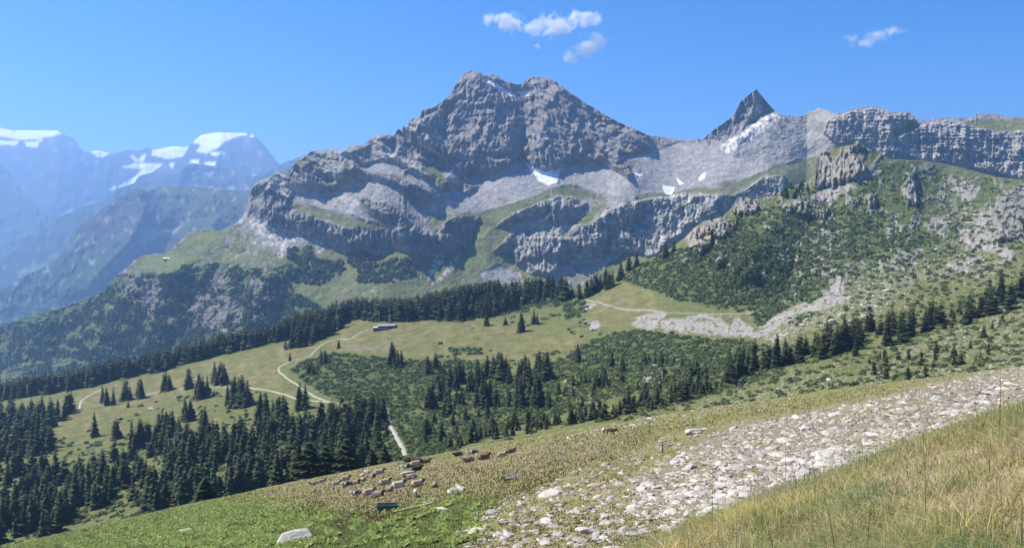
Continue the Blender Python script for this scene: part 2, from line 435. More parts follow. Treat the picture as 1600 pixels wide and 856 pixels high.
def integrate(g, PY, D0, wx=0.3):
    """least squares surface whose steepness follows g; a smooth compromise between neighbouring columns"""
    ny_, nx_ = PY.shape
    gy = np.zeros((ny_, nx_)); gy[:-1] = 0.5 * (g[:-1] + g[1:]) * (PY[1:] - PY[:-1])      # L[r]-L[r+1]
    gs = blur(blur(g, 6, 1), 6, 0)
    base = np.log(D0)
    gx = np.zeros((ny_, nx_)); gx[:, :-1] = -(PY[:, 1:] - PY[:, :-1]) * gs[:, :-1]
    bottom = gx[-1:].copy(); gx = gx - bottom
    # unknown L (zero on the last row); divergence of the target field
    h = gy[::-1]                                           # h[k+1]-step from row k to k+1 counted from the bottom
    up = np.zeros((ny_, nx_)); up[1:] = np.flipud(gy[:-1]) # up[k] = L[k]-L[k-1]
    rt = np.flipud(gx)
    div = np.zeros((ny_, nx_))
    div[1:-1] += up[1:-1] - up[2:]; div[-1] += up[-1]
    dx = np.zeros((ny_, nx_)); dx[:, 1:] += rt[:, :-1]; dx[:, :-1] -= rt[:, :-1]
    div = div + wx * dx; div = div[1:]                     # unknown rows 1..ny-1
    n = ny_ - 1
    # odd about the bottom, even about the top; even in x
    a = np.concatenate([np.zeros((1, nx_)), div, div[::-1], np.zeros((1, nx_)), -div, -div[::-1]], 0)
    a = np.concatenate([a, a[:, ::-1]], 1)
    Fq = np.fft.fft2(a)
    ky = np.fft.fftfreq(a.shape[0]) * 2 * np.pi; kx = np.fft.fftfreq(a.shape[1]) * 2 * np.pi
    lam = (2 - 2 * np.cos(ky))[:, None] + wx * (2 - 2 * np.cos(kx))[None]
    lam[0, 0] = 1; Fq[0, 0] = 0
    L = np.real(np.fft.ifft2(Fq / lam))[:n + 1, :nx_]
    return np.flipud(L) + base[None]
LD = integrate(g_px, PY, D0)
LD = blur(LD, 1, 1)
D = np.exp(LD)
D = D * (1 + 0.07 * mk(turm, 4))
# large ridges (D smaller) and gullies (D larger):  points, height m, half width px, fade
feat = [
 ([(737, 112), (755, 150), (772, 190), (790, 225), (800, 262)], 190, 70), ([(815, 132), (820, 180), (818, 215), (816, 252)], -110, 26), ([(850, 122), (862, 160), (850, 200), (845, 232)], 60, 45),
 ([(868, 130), (905, 185), (935, 215), (960, 245), (982, 280)], 150, 42), ([(890, 150), (930, 190), (970, 225), (1000, 238)], -60, 25), ([(987, 200), (1005, 225), (1010, 240)], 60, 25),
 ([(700, 160), (690, 200), (705, 235), (745, 275)], -70, 28), ([(660, 184), (675, 215), (700, 240)], 90, 28), ([(591, 212), (600, 240), (650, 270), (680, 300)], 90, 28), ([(547, 229), (552, 262), (590, 275), (630, 300)], 90, 30),
 ([(620, 206), (650, 235), (690, 262)], -60, 18), ([(535, 236), (537, 262), (545, 275)], 60, 16), ([(460, 256), (475, 262), (482, 290)], 70, 18), ([(485, 238), (505, 262), (530, 298)], -50, 16), ([(575, 228), (585, 250), (620, 275)], -50, 14),
 ([(400, 285), (412, 300), (416, 330), (420, 357)], 90, 22), ([(450, 325), (455, 345), (458, 366)], -30, 14), ([(555, 310), (600, 340), (625, 365), (640, 395)], 130, 34), ([(600, 362), (596, 402)], -40, 18), ([(690, 365), (688, 405)], 60, 30),
 ([(735, 345), (728, 388)], -50, 20), ([(880, 295), (830, 320), (775, 352), (700, 420)], 30, 30), ([(900, 310), (885, 350), (830, 372), (790, 420)], -30, 24), ([(985, 315), (930, 345), (880, 375), (850, 430)], 60, 30), ([(1040, 308), (1035, 350), (1020, 395)], 50, 25),
 ([(1130, 300), (1100, 330), (1060, 360), (1030, 395)], 60, 20), ([(1182, 141), (1176, 170), (1160, 200), (1150, 215)], 110, 22), ([(1330, 172), (1325, 200), (1330, 225)], 40, 22), ([(1395, 180), (1390, 215), (1380, 245)], 50, 20), ([(1500, 190), (1510, 225), (1500, 255)], 45, 25),
 ([(295, 365), (270, 410), (245, 460), (230, 540)], 90, 40), ([(200, 420), (195, 470), (150, 540), (110, 600)], 80, 45), ([(375, 350), (340, 420), (300, 470), (260, 560)], -70, 40), ([(420, 420), (400, 470), (370, 540)], 80, 45), ([(160, 460), (130, 500), (60, 560)], -50, 30),
 ([(60, 492), (40, 560)], 50, 30), ([(470, 420), (450, 470), (420, 540)], -50, 30), ([(240, 440), (225, 500), (190, 580)], -60, 28)]
for pts, h, w in feat:
    d, t_, s_ = line_sd(PX + 6 * fbm(PX / 30, PY / 30, 3, 5), PY, pts)
    prof = np.exp(-(d / w)) * 0.75 + np.exp(-(d / w) ** 2 * 1.5) * 0.25
    D -= 0.6 * h * prof * sstep(0, 0.12, t_ + 0.06)
# fractal relief; rocky ground rough, scree and grass smooth
rough = np.clip(0.42 + 0.9 * m_cliff + 0.55 * m_peak + 0.45 * m_left + 0.8 * m_spur, 0, 1.3) * (1 - 0.86 * m_scree) * (1 - 0.6 * m_grass) * (1 - m_snow * 0.8)
rough = np.where(m_cliff + m_dk > 0.5, np.maximum(rough, 0.9), rough)
rough = rough * (1 - 0.45 * m_basin * (1 - m_spur))
# dip of the strata: slabs falling to the lower right on the left, level on the right
dipx = PX * 0.86 + PY * 0.5; dipy = PY * 0.86 - PX * 0.5
n = 26 * ridged(PX / 70, PY / 55, 4, 11, 0.38) + 5 * fbm(PX / 3.6, PY / 3.6, 2, 35) + 13 * ridged(dipx / 60, dipy / 14, 4, 21, 0.5) * (m_left + 0.25 * m_peak + 0.1) + 10 * fbm(PX / 9, PY / 11, 4, 31, 0.6)
gul = ridged(PX / 11 + 0.5 * fbm(PX / 20, PY / 20, 3, 8), PY / 55, 4, 41, 0.55)
n = n * (1 - 0.35 * m_peak) + 13 * gul * np.clip(m_cliff + m_dk, 0, 1)
# couloirs that fan out from the two summits
th = np.arctan2(PX - 795 - 0.25 * (PY - 110), PY - 20); rr = np.hypot(PX - 795, PY - 20)
fan = ridged(th * 9 + 0.5 * fbm(PX / 26, PY / 26, 3, 145), rr / 70, 4, 147, 0.6)
n = n + (26 * fan + 10 * ridged(th * 30 + 0.6 * fbm(PX / 12, PY / 12, 3, 149), rr / 30, 3, 151, 0.6)) * m_peak * sstep(0, 60, rr - 70)
strata = fbm(PX / 90, PY / 5.0, 3, 51, 0.5)
n = n + 7 * strata * mk(plateau, 6) + 1.8 * strata * (mk(cliffB) + mk(cliffC)) + 12 * ridged(PX / 17 + 0.4 * fbm(PX / 14, PY / 14, 3, 153), PY / 70, 4, 155, 0.6) * (mk(cliffB) + mk(cliffC) + 0.5 * mk(plateau, 6))
# inclined slabs: a long dip slope and a short scarp, bent by the folds
def saw(ph):
    f = ph - np.floor(ph)
    return np.where(f < 0.78, f / 0.78, (1 - f) / 0.22)
w1 = fbm(PX / 90, PY / 70, 3, 131)
ph1 = (PY * 0.80 - PX * 0.60) / 34 + 1.5 * w1
ph2 = (PY * 0.95 - PX * 0.22) / 30 + 2.2 * fbm(PX / 110, PY / 90, 3, 133)
ph3 = (PX * 0.8 + PY * 0.25) / 46 + 2.0 * fbm(PX / 80, PY / 80, 3, 135)
ph1 = ph1 + 0.12 * fbm(PX / 8, PY / 8, 3, 137); ph2 = ph2 + 0.15 * fbm(PX / 8, PY / 8, 3, 138); ph3 = ph3 + 0.22 * fbm(PX / 10, PY / 14, 4, 139)
D -= 24 * saw(ph1) * m_left * (1 - m_scree) + 8 * saw(ph2 * 1.6) * m_peak * (1 - m_scree) + 15 * saw(ph3) * m_peak * (1 - m_scree)
D -= n * rough
# keep the surface unfolded: D must not decrease upward too much
D = np.maximum(D, 300)
for r in range(PX.shape[0] - 2, -1, -1):
    D[r] = np.maximum(D[r], D[r + 1] - 1.5)
massif = Sheet(px, PY, D); massif.world()
# colour
n1 = fbm(PX / 40, PY / 30, 5, 61); n2 = fbm(PX / 6, PY / 6, 4, 62); n3 = fbm(PX / 14, PY / 10, 4, 63)
C = np.ones(PX.shape + (3,)) * np.array(ROCK)
C = mixc(C, ROCK_D, m_peak * 0.7 + m_left * 0.3)
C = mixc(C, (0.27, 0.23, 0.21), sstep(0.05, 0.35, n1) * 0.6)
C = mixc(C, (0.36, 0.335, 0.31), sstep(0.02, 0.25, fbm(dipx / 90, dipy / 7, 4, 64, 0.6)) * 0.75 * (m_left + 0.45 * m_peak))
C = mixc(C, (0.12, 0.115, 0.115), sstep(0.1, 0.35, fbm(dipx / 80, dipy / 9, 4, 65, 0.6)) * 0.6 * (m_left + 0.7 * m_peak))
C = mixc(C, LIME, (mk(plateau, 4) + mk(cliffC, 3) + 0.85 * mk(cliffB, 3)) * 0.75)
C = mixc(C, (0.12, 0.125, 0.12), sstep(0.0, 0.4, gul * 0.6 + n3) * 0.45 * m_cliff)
gm = np.clip(m_grass + m_basin, 0, 1) * sstep(-0.35, 0.0, n3 + 0.3) * (1 - m_cliff * 0.85)
gm = np.maximum(gm, 0.75 * sstep(0.12, 0.3, n3 * 0.7 + n1) * (1 - m_scree) * sstep(150, 300, PY) * (PX > 440) * (1 - 0.6 * m_cliff) * sstep(200, 240, PY))
gm = np.maximum(gm, 0.6 * sstep(-0.02, 0.3, n1 + n3 * .8) * mk([(1200, 182), (1310, 180), (1320, 260), (1180, 290), (1150, 240)], 6))
C = mixc(C, (0.15, 0.165, 0.07), gm)
C = mixc(C, (0.18, 0.175, 0.085), gm * sstep(-0.1, 0.3, n1) * 0.8)
C = mixc(C, SCREE, m_scree * (0.85 + 0.15 * sstep(-.3, .3, n2)))
C = mixc(C, (0.28, 0.245, 0.225), m_scree * 0.35 * sstep(-0.2, 0.4, n1))
C = mixc(C, GRASS, m_scree * 0.7 * sstep(0.2, 0.4, n1 * .8 + n3) * sstep(285, 330, PY))
C = mixc(C, (0.34, 0.325, 0.30), mk([(1200, 182), (1310, 176), (1320, 260), (1180, 290), (1130, 240)], 6) * (1 - gm) * 0.8)
C = mixc(C, LIME, m_pale * sstep(-0.3, 0.1, n2 + n3 * .5) * 0.9)
C = mixc(C, (0.62, 0.60, 0.57), mk(pales[0], 2) * sstep(-0.25, 0.15, n2))
# alder and forest patches on the lower flank
wood = [[(450, 390), (485, 385), (490, 405), (535, 410), (532, 428), (515, 432), (480, 420), (450, 405)], [(545, 398), (575, 395), (590, 415), (580, 430), (545, 412)], [(-150, 900), (-150, 500), (170, 448), (240, 425), (300, 420), (350, 410), (420, 412), (430, 440), (470, 462), (500, 475), (500, 560), (-100, 900)]]
m_wood = 0
for p in wood: m_wood = np.maximum(m_wood, mk(p, 3))
meadow = [[(42, 507), (105, 480), (150, 462), (152, 466), (100, 488), (60, 507)], [(95, 530), (125, 510), (128, 516), (105, 534)], [(0, 578), (50, 560), (38, 600), (30, 620), (0, 610)], [(205, 412), (225, 402), (300, 395), (310, 405), (270, 425), (215, 425)], [(290, 372), (315, 360), (345, 362), (350, 375), (320, 390), (285, 388)]]
rockface = [[(215, 430), (250, 440), (260, 470), (240, 500), (215, 480)], [(330, 420), (350, 440), (340, 455), (318, 440)], [(385, 430), (430, 445), (440, 470), (400, 470)], [(300, 460), (340, 455), (375, 470), (380, 500), (350, 520), (320, 515), (300, 490)], [(250, 470), (280, 480), (275, 505), (255, 500)], [(195, 430), (215, 430), (210, 470), (195, 470)]]
C = mixc(C, (0.10, 0.125, 0.055), m_wood * sstep(-0.35, 0.0, n3 + 0.15))
_fl = mk([(190, 425), (220, 395), (270, 375), (310, 352), (350, 355), (385, 345), (430, 400), (450, 470), (420, 520), (300, 520), (220, 480)], 10)
C = mixc(C, (0.10, 0.115, 0.055), _fl * 0.7 * sstep(-0.3, 0.15, n3 + n1))
C = mixc(C, (0.27, 0.25, 0.23), _fl * 0.75 * sstep(0.0, 0.3, 0.45 * gul + n3 - 0.25))
for p in rockface: C = mixc(C, (0.22, 0.19, 0.19), mk(p, 4) * sstep(-0.2, 0.2, gul * .5 + n3) * 0.8)
for p in meadow: C = mixc(C, (0.15, 0.17, 0.07), mk(p, 2.5) * (0.6 + 0.4 * sstep(-.2, .2, n3)))
C = mixc(C, SNOW, m_snow)
C *= (1 + 0.25 * n2)[..., None]
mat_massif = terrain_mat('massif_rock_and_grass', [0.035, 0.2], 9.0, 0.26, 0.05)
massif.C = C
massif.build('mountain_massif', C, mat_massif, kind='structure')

# ================================================================== FAR RANGES
def far_sheet(name, top, bot, D0_, ang, amp, step=2.2, nr=110, colfn=None, seed=0, feats=(), cols=(ROCK,), x0=-150, x1=520):
    px, PY = make_grid(x0, x1, step, top, bot, nr)
    PX = np.broadcast_to(px, PY.shape)
    _, T = ray(PX, PY)
    LD = np.zeros(PX.shape); LD[-1] = math.log(D0_)
    A_ = ang(PX, PY) if callable(ang) else np.full(PX.shape, ang)
    ta = np.tan(np.radians(A_))
    for r in range(nr - 2, -1, -1):
        LD[r] = LD[r + 1] + (T[r] - T[r + 1]) / np.maximum(ta[r] - T[r], 0.12)
    D = np.exp(blur(LD, 2, 1))
    for pts, h, w in feats:
        d, t_, s_ = line_sd(PX, PY, pts)
        D -= h * np.exp(-d / w)
    D -= amp * (ridged(PX / 55, PY / 45, 6, seed + 5, 0.55) + 0.4 * ridged(PX / 14, PY / 30, 4, seed + 9, 0.6))
    for r in range(nr - 2, -1, -1):
        D[r] = np.maximum(D[r], D[r + 1] - 3)
    s = Sheet(px, PY, D); s.world()
    s.build(name, colfn(PX, PY), mat_far, kind='structure', drop=300)
    return s
mat_far = terrain_mat('distant_rock_and_snow', [0.004, 0.02], 12.0, 0.2, 0.01)

def wsd(PX, PY, poly, w=1.2, a=3.0, f=14, seed=3):
    x = PX + a * fbm(PX / f, PY / f, 4, seed); y = PY + a * 0.7 * fbm(PX / f, PY / f, 4, seed + 5)
    return sstep(w, -w, poly_sd(x, y, poly))

TOP1 = [(-150, 190), (-60, 200), (0, 199), (30, 204), (90, 204), (100, 211), (115, 216), (130, 237), (140, 237), (155, 235), (175, 241), (200, 234), (215, 236), (228, 231), (240, 234), (270, 229), (292, 230), (300, 222), (315, 211), (330, 208), (342, 207), (392, 208.5), (402, 215), (415, 230), (432, 251), (450, 275), (520, 290)]
def col1(PX, PY):
    C = np.ones(PX.shape + (3,)) * np.array((0.085, 0.085, 0.09))
    C *= (1 + 0.3 * fbm(PX / 20, PY / 12, 4, 5))[..., None]
    C = mixc(C, (0.2, 0.2, 0.2), sstep(0.15, 0.35, fbm(PX / 18, PY / 10, 4, 15)) * sstep(330, 250, PY))
    sn = [[(24, 205), (92, 202), (94, 208), (78, 213), (60, 214), (66, 220), (48, 216), (30, 218), (20, 216)], [(40, 223), (60, 223), (58, 229), (42, 228)], [(0, 221), (28, 222), (24, 226), (0, 225)], [(-60, 200), (0, 200), (20, 206), (18, 214), (0, 213), (-60, 220)],
          [(143, 237), (158, 234), (170, 240), (160, 245), (150, 243)], [(205, 243), (215, 250), (226, 242), (222, 251), (212, 252)], [(240, 236), (270, 229), (293, 231), (286, 243), (262, 247), (238, 242)],
          [(303, 222), (315, 211), (342, 207), (385, 209), (368, 213), (350, 220), (340, 230), (322, 238), (308, 236), (318, 226)], [(330, 239), (350, 239), (349, 242), (332, 242)], [(393, 208), (398, 208), (398, 213), (392, 213)],
          [(193, 261), (215, 256), (252, 258), (236, 268), (222, 274), (216, 273), (226, 263)], [(172, 295), (190, 290), (210, 278), (217, 275), (205, 290), (186, 298)], [(297, 252), (310, 250), (308, 258)], [(320, 255), (336, 254), (338, 259), (322, 259)], [(266, 257), (271, 256), (268, 262)]]
    for p in sn: C = mixc(C, (0.95, 0.95, 0.95), sstep(1.8, -0.4, poly_sd(PX + 2 * fbm(PX / 9, PY / 7, 4, 3), PY + 1.8 * fbm(PX / 9, PY / 7, 4, 8), p) - 0.8))
    C = mixc(C, (0.35, 0.35, 0.34), wsd(PX, PY, [(85, 337), (150, 312), (150, 318), (95, 342)], 2, 3) * 0.8)
    return C
far_sheet('high_snowy_range', TOP1, [(-150, 500), (520, 470)], 12000, lambda X, Y: 40 - 14 * sstep(262, 225, Y), 120, colfn=col1, seed=100,
          feats=[([(345, 208), (340, 250), (300, 320)], 500, 40), ([(100, 210), (90, 300), (60, 400)], 500, 60), ([(230, 232), (200, 300)], -400, 50), ([(400, 215), (430, 270)], 300, 20)])
TOP2 = [(-150, 235), (-40, 245), (0, 252), (30, 290), (60, 325), (90, 350), (120, 380), (200, 460), (520, 500)]
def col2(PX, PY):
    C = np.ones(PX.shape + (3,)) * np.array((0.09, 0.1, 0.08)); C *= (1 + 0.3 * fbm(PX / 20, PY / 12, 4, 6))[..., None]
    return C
far_sheet('shaded_valley_flank', TOP2, [(-150, 560), (520, 540)], 9500, 40, 120, colfn=col2, seed=200, x1=260)
TOP3 = [(120, 420), (150, 330), (172, 300), (190, 293), (210, 286), (217, 275), (240, 269), (275, 272), (287, 260), (302, 255), (337, 260), (375, 270), (400, 272), (420, 268), (435, 258), (450, 252), (457, 250), (475, 242), (500, 236.5), (535, 235.5), (560, 240), (620, 250)]
def col3(PX, PY):
    C = np.ones(PX.shape + (3,)) * np.array((0.09, 0.09, 0.09)); C *= (1 + 0.35 * fbm(PX / 20, PY / 12, 4, 7))[..., None]
    C = mixc(C, (0.4, 0.4, 0.4), sstep(0.15, 0.35, fbm(PX / 16 + PY / 40, PY / 12, 4, 17)) * 0.7 * sstep(280, 300, PX))
    return C
far_sheet('middle_rock_range', TOP3, [(120, 470), (620, 450)], 9500, 42, 110, colfn=col3, seed=300, x0=120, x1=620, feats=[([(290, 258), (270, 310)], 250, 30), ([(400, 272), (380, 310)], 200, 30)])
TOP4 = [(-150, 480), (-50, 430), (0, 405), (40, 380), (87, 342), (110, 332), (137, 320), (180, 307), (200, 320), (230, 340), (330, 400), (520, 480)]
def col4(PX, PY):
    C = np.ones(PX.shape + (3,)) * np.array((0.05, 0.065, 0.035)); C *= (1 + 0.35 * fbm(PX / 14, PY / 12, 4, 8))[..., None]
    C = mixc(C, (0.2, 0.2, 0.19), sstep(0.2, 0.4, fbm(PX / 12, PY / 16, 4, 18)) * 0.6)
    C = mixc(C, (0.15, 0.2, 0.07), wsd(PX, PY, [(24, 431), (35, 420), (78, 407), (72, 416), (50, 426), (28, 437)], 1, 2))
    C = mixc(C, (0.15, 0.2, 0.07), wsd(PX, PY, [(78, 398), (92, 394), (92, 402), (80, 404)], 1, 2))
    return C
far_sheet('lower_valley_ridge', TOP4, [(-150, 620), (520, 620)], 7600, 36, 80, colfn=col4, seed=400, x1=420)
TOP5 = [(-150, 560), (-40, 485), (0, 455), (30, 435), (80, 412), (92, 400), (110, 377), (125, 350), (150, 333), (170, 318), (190, 305), (212, 292), (222, 295), (230, 299), (250, 291), (300, 291), (350, 296), (400, 300), (460, 310), (560, 320)]
def col5(PX, PY):
    C = np.ones(PX.shape + (3,)) * np.array((0.07, 0.072, 0.065)); C *= (1 + 0.35 * fbm(PX / 14, PY / 12, 4, 9))[..., None]
    C = mixc(C, (0.085, 0.10, 0.045), wsd(PX, PY, [(235, 298), (250, 290), (400, 298), (460, 330), (400, 400), (330, 380), (270, 360), (290, 330), (270, 312)], 6, 8) * 0.9)
    C = mixc(C, ALDER, wsd(PX, PY, [(-150, 540), (0, 460), (90, 410), (150, 390), (250, 400), (250, 560), (-150, 700)], 6, 10) * 0.9)
    C = mixc(C, (0.26, 0.25, 0.24), wsd(PX, PY, [(218, 357), (250, 360), (290, 350), (275, 365), (245, 372), (220, 385)], 2, 4) * 0.9)
    C = mixc(C, (0.28, 0.26, 0.25), sstep(0.18, 0.4, fbm(PX / 10, PY / 16, 4, 19)) * 0.7)
    C = mixc(C, (0.14, 0.18, 0.07), wsd(PX, PY, [(110, 378), (122, 362), (135, 365), (120, 378)], 1, 2))
    return C
far_sheet('green_shoulder_ridge', TOP5, [(-150, 720), (560, 640)], 5200, lambda X, Y: np.where(Y < 300 + 0.1 * abs(X - 250), 30, 42), 75, colfn=col5, seed=500, x1=560, step=1.8, nr=170,
          feats=[([(212, 292), (225, 330), (200, 380), (150, 430)], 260, 30), ([(250, 291), (290, 340), (240, 400)], -160, 30), ([(330, 295), (340, 340), (300, 400)], 160, 35)])

# valley floor: one sheet to the horizon, far below
gx = np.linspace(-22000, 22000, 60); gy = np.linspace(-3000, 24000, 60)
GX, GY = np.meshgrid(gx, gy)
V = np.stack([GX, GY, np.full(GX.shape, -1150.0)], -1).reshape(-1, 3)
link('valley_ground', mesh_np('valley_ground', V, grid_faces(60, 60), np.ones((3600, 3)) * np.array((0.07, 0.1, 0.04)), mat_far), kind='structure')

# ================================================================== ALP (middle ground) with the green knoll
ATOP = [(-140, 650), (0, 626), (60, 616), (130, 606), (190, 592), (250, 580), (350, 552), (430, 534), (480, 524), (520, 511), (545, 502), (565, 498), (600, 503), (640, 502), (660, 495), (700, 484), (750, 472), (820, 462), (870, 458), (900, 452), (950, 432), (1000, 412), (1030, 398), (1050, 387), (1060, 378), (1070, 371), (1084, 356),
 (1100, 345), (1119, 341), (1130, 338), (1143, 325), (1153, 308), (1165, 308), (1180, 313), (1200, 307), (1225, 300), (1242, 290), (1263, 283), (1273, 272), (1276, 255), (1280, 240), (1295, 235), (1318, 228), (1333, 226), (1338, 219), (1345, 225), (1370, 237), (1394, 249), (1445, 251), (1480, 257), (1531, 270), (1559, 277), (1600, 281), (1760, 285)]
ABOT = [(-140, 930), (0, 890), (100, 870), (300, 815), (480, 775), (600, 750), (720, 728), (900, 698), (1050, 672), (1220, 643), (1400, 618), (1600, 600), (1760, 590)]
cps = np.array([(-140, 930, 380), (0, 895, 380), (150, 860, 380), (300, 815, 380), (480, 775, 390), (600, 750, 390), (720, 728, 390), (900, 698, 380), (1050, 672, 370), (1220, 643, 350), (1400, 618, 340), (1600, 600, 330), (1760, 590, 330),
 (-140, 650, 1100), (0, 626, 1080), (130, 606, 1050), (250, 580, 1050), (350, 552, 1080), (450, 530, 1080), (545, 502, 1100), (600, 503, 1030), (700, 484, 1080), (820, 462, 1120), (900, 452, 1080), (1000, 412, 1050), (1090, 355, 1080), (1180, 312, 1250), (1273, 272, 1420), (1338, 219, 1500), (1445, 251, 1550), (1600, 281, 1600), (1760, 285, 1600),
 (435, 575, 860), (610, 570, 830), (770, 530, 880), (500, 620, 680), (620, 690, 480), (750, 620, 640), (900, 560, 720), (1000, 640, 440), (1150, 520, 700), (1060, 480, 840), (1200, 480, 800), (1300, 440, 870), (1320, 510, 620), (1300, 570, 450), (1500, 490, 600), (1560, 370, 980), (1470, 560, 420), (1200, 380, 980), (1250, 330, 1180), (1330, 290, 1300), (1450, 320, 1250), (1430, 420, 880), (1600, 450, 650),
 (200, 700, 640), (0, 720, 660), (150, 640, 860), (350, 620, 790), (400, 700, 560), (300, 660, 690), (100, 800, 470)], float)
def tps(cx, cy, cv, qx, qy, lam=0.02):
    s = 400.0
    P = np.stack([cx, cy], 1) / s
    def U(r2): return np.where(r2 > 0, 0.5 * r2 * np.log(np.maximum(r2, 1e-12)), 0)
    K = U(((P[:, None] - P[None]) ** 2).sum(-1)) + lam * np.eye(len(P))
    Q = np.hstack([np.ones((len(P), 1)), P])
    M = np.block([[K, Q], [Q.T, np.zeros((3, 3))]])
    w = np.linalg.solve(M, np.concatenate([cv, np.zeros(3)]))
    out = np.full(qx.shape, w[-3]) + w[-2] * qx / s + w[-1] * qy / s
    for i in range(len(P)):
        out = out + w[i] * U((qx / s - P[i, 0]) ** 2 + (qy / s - P[i, 1]) ** 2)
    return out
apx, APY = make_grid(-140, 1760, 1.3, ATOP, ABOT, 270)
APX = np.broadcast_to(apx, APY.shape)
AD = np.exp(tps(cps[:, 0], cps[:, 1], np.log(cps[:, 2]), APX, APY))
AWX = APX + 6 * fbm(APX / 24, APY / 18, 4, 73); AWY = APY + 4 * fbm(APX / 24, APY / 18, 4, 79)
def am(poly, w=2.0): return sstep(w, -w, poly_sd(AWX, AWY, poly))
outcrop = [[(1071, 372), (1084, 356), (1105, 352), (1112, 365), (1108, 385), (1095, 400), (1078, 400)], [(1107, 350), (1120, 341), (1150, 345), (1145, 360), (1125, 372), (1112, 365)], [(1222, 318), (1235, 312), (1270, 315), (1294, 330), (1290, 342), (1260, 338), (1228, 332)], [(1273, 275), (1278, 242), (1290, 238), (1300, 255), (1306, 285), (1297, 292), (1275, 292)],
 [(1296, 260), (1318, 232), (1335, 240), (1352, 262), (1350, 275), (1320, 285), (1303, 292)], [(1328, 226), (1338, 215), (1348, 222), (1349, 232), (1330, 238)], [(1410, 305), (1418, 270), (1427, 275), (1432, 300), (1430, 320), (1418, 320)], [(1522, 372), (1525, 345), (1545, 325), (1580, 325), (1600, 345), (1598, 368), (1560, 378), (1530, 378)], [(1555, 320), (1580, 295), (1620, 285), (1640, 330), (1600, 345), (1570, 335)],
 [(1119, 405), (1126, 395), (1135, 415), (1122, 422)], [(1160, 430), (1175, 412), (1188, 435), (1172, 445)], [(1350, 312), (1360, 305), (1372, 318), (1360, 322)], [(1236, 465), (1240, 447), (1247, 455), (1250, 470)], [(1140, 312), (1152, 305), (1180, 315), (1185, 330), (1150, 335)], [(1008, 598), (1010, 580), (1022, 570), (1036, 577), (1040, 592), (1028, 602)], [(920, 632), (922, 622), (930, 620), (934, 632)]]
m_out = 0
_or = 5.5 * ridged(APX / 13, APY / 17, 4, 171) - 1.5 + 3 * fbm(APX / 4, APY / 4, 3, 172)
for p in outcrop: m_out = np.maximum(m_out, sstep(1.8, -1.8, poly_sd(AWX, AWY, p) - _or))
ascree = [[(985, 508), (1005, 492), (1040, 487), (1035, 500), (1065, 497), (1100, 492), (1130, 498), (1140, 508), (1150, 492), (1165, 505), (1180, 520), (1200, 500), (1240, 480), (1280, 470), (1296, 450), (1312, 428), (1318, 440), (1320, 470), (1290, 482), (1240, 492), (1220, 510), (1190, 528), (1130, 524), (1080, 522), (1040, 515), (1000, 512)],
 [(1264, 310), (1300, 285), (1310, 280), (1305, 292), (1330, 290), (1355, 270), (1372, 262), (1375, 268), (1340, 290), (1318, 302), (1295, 318), (1275, 312)], [(1448, 350), (1455, 343), (1480, 338), (1475, 352), (1452, 360)], [(1500, 360), (1512, 355), (1515, 372), (1540, 380), (1560, 378), (1582, 392), (1580, 410), (1566, 398), (1545, 393), (1510, 390)], [(1487, 295), (1505, 285), (1530, 292), (1525, 308), (1505, 312), (1495, 305)],
 [(905, 485), (925, 472), (932, 476), (918, 486)], [(915, 505), (935, 498), (938, 510), (925, 515)], [(1380, 350), (1395, 355), (1400, 370), (1385, 362)]]
m_asc = 0
for p in ascree: m_asc = np.maximum(m_asc, sstep(3, -2, poly_sd(AWX, AWY, p) + 6 * fbm(APX / 12, APY / 7, 4, 181)))
_kn = am([(1060, 400), (1100, 345), (1180, 312), (1270, 280), (1330, 225), (1445, 252), (1600, 285), (1600, 420), (1480, 440), (1340, 420), (1290, 470), (1200, 460), (1120, 450)], 16)
m_big = m_out.copy()
m_out = np.maximum(m_out, 0.9 * sstep(0.42, 0.52, ridged(APX / 26, APY / 22, 4, 191, 0.6) * 0.7 + 0.5 * fbm(APX / 60, APY / 40, 2, 192)) * _kn)
AN2 = fbm(APX / 6, APY / 4, 4, 84); AN1 = fbm(APX / 40, APY / 22, 5, 81); AN3 = fbm(APX / 16, APY / 8, 4, 83)
# scattered block fields: thresholded noise
blockf = [[(1290, 470), (1330, 420), (1400, 400), (1460, 395), (1450, 350), (1500, 300), (1530, 300), (1560, 370), (1580, 430), (1500, 440), (1440, 440), (1400, 460), (1340, 490), (1290, 500), (1200, 545), (1190, 530), (1240, 495)],
 [(1330, 590), (1420, 540), (1520, 500), (1620, 460), (1760, 430), (1760, 590), (1600, 600), (1400, 620), (1200, 650), (1050, 680), (1000, 670), (1100, 630), (1200, 600), (1260, 590)], [(1110, 400), (1230, 360), (1330, 360), (1340, 400), (1250, 440), (1150, 440)]]
bf = 0
for i, p in enumerate(blockf): bf = np.maximum(bf, am(p, 14) * (1.0, 0.85, 0.35)[i])
blk = 0.5 * sstep(0.14, 0.30, fbm(APX / 5, APY / 3, 3, 85) + 0.45 * AN3 + 0.35 * fbm(APX / 50, APY / 26, 3, 87)) * bf
blk = np.maximum(blk, 0.8 * sstep(0.36, 0.46, fbm(APX / 4, APY / 2.6, 3, 86) + .2 * AN1) * sstep(1000, 1150, APX))
u_, t_ = ray(APX, APY)
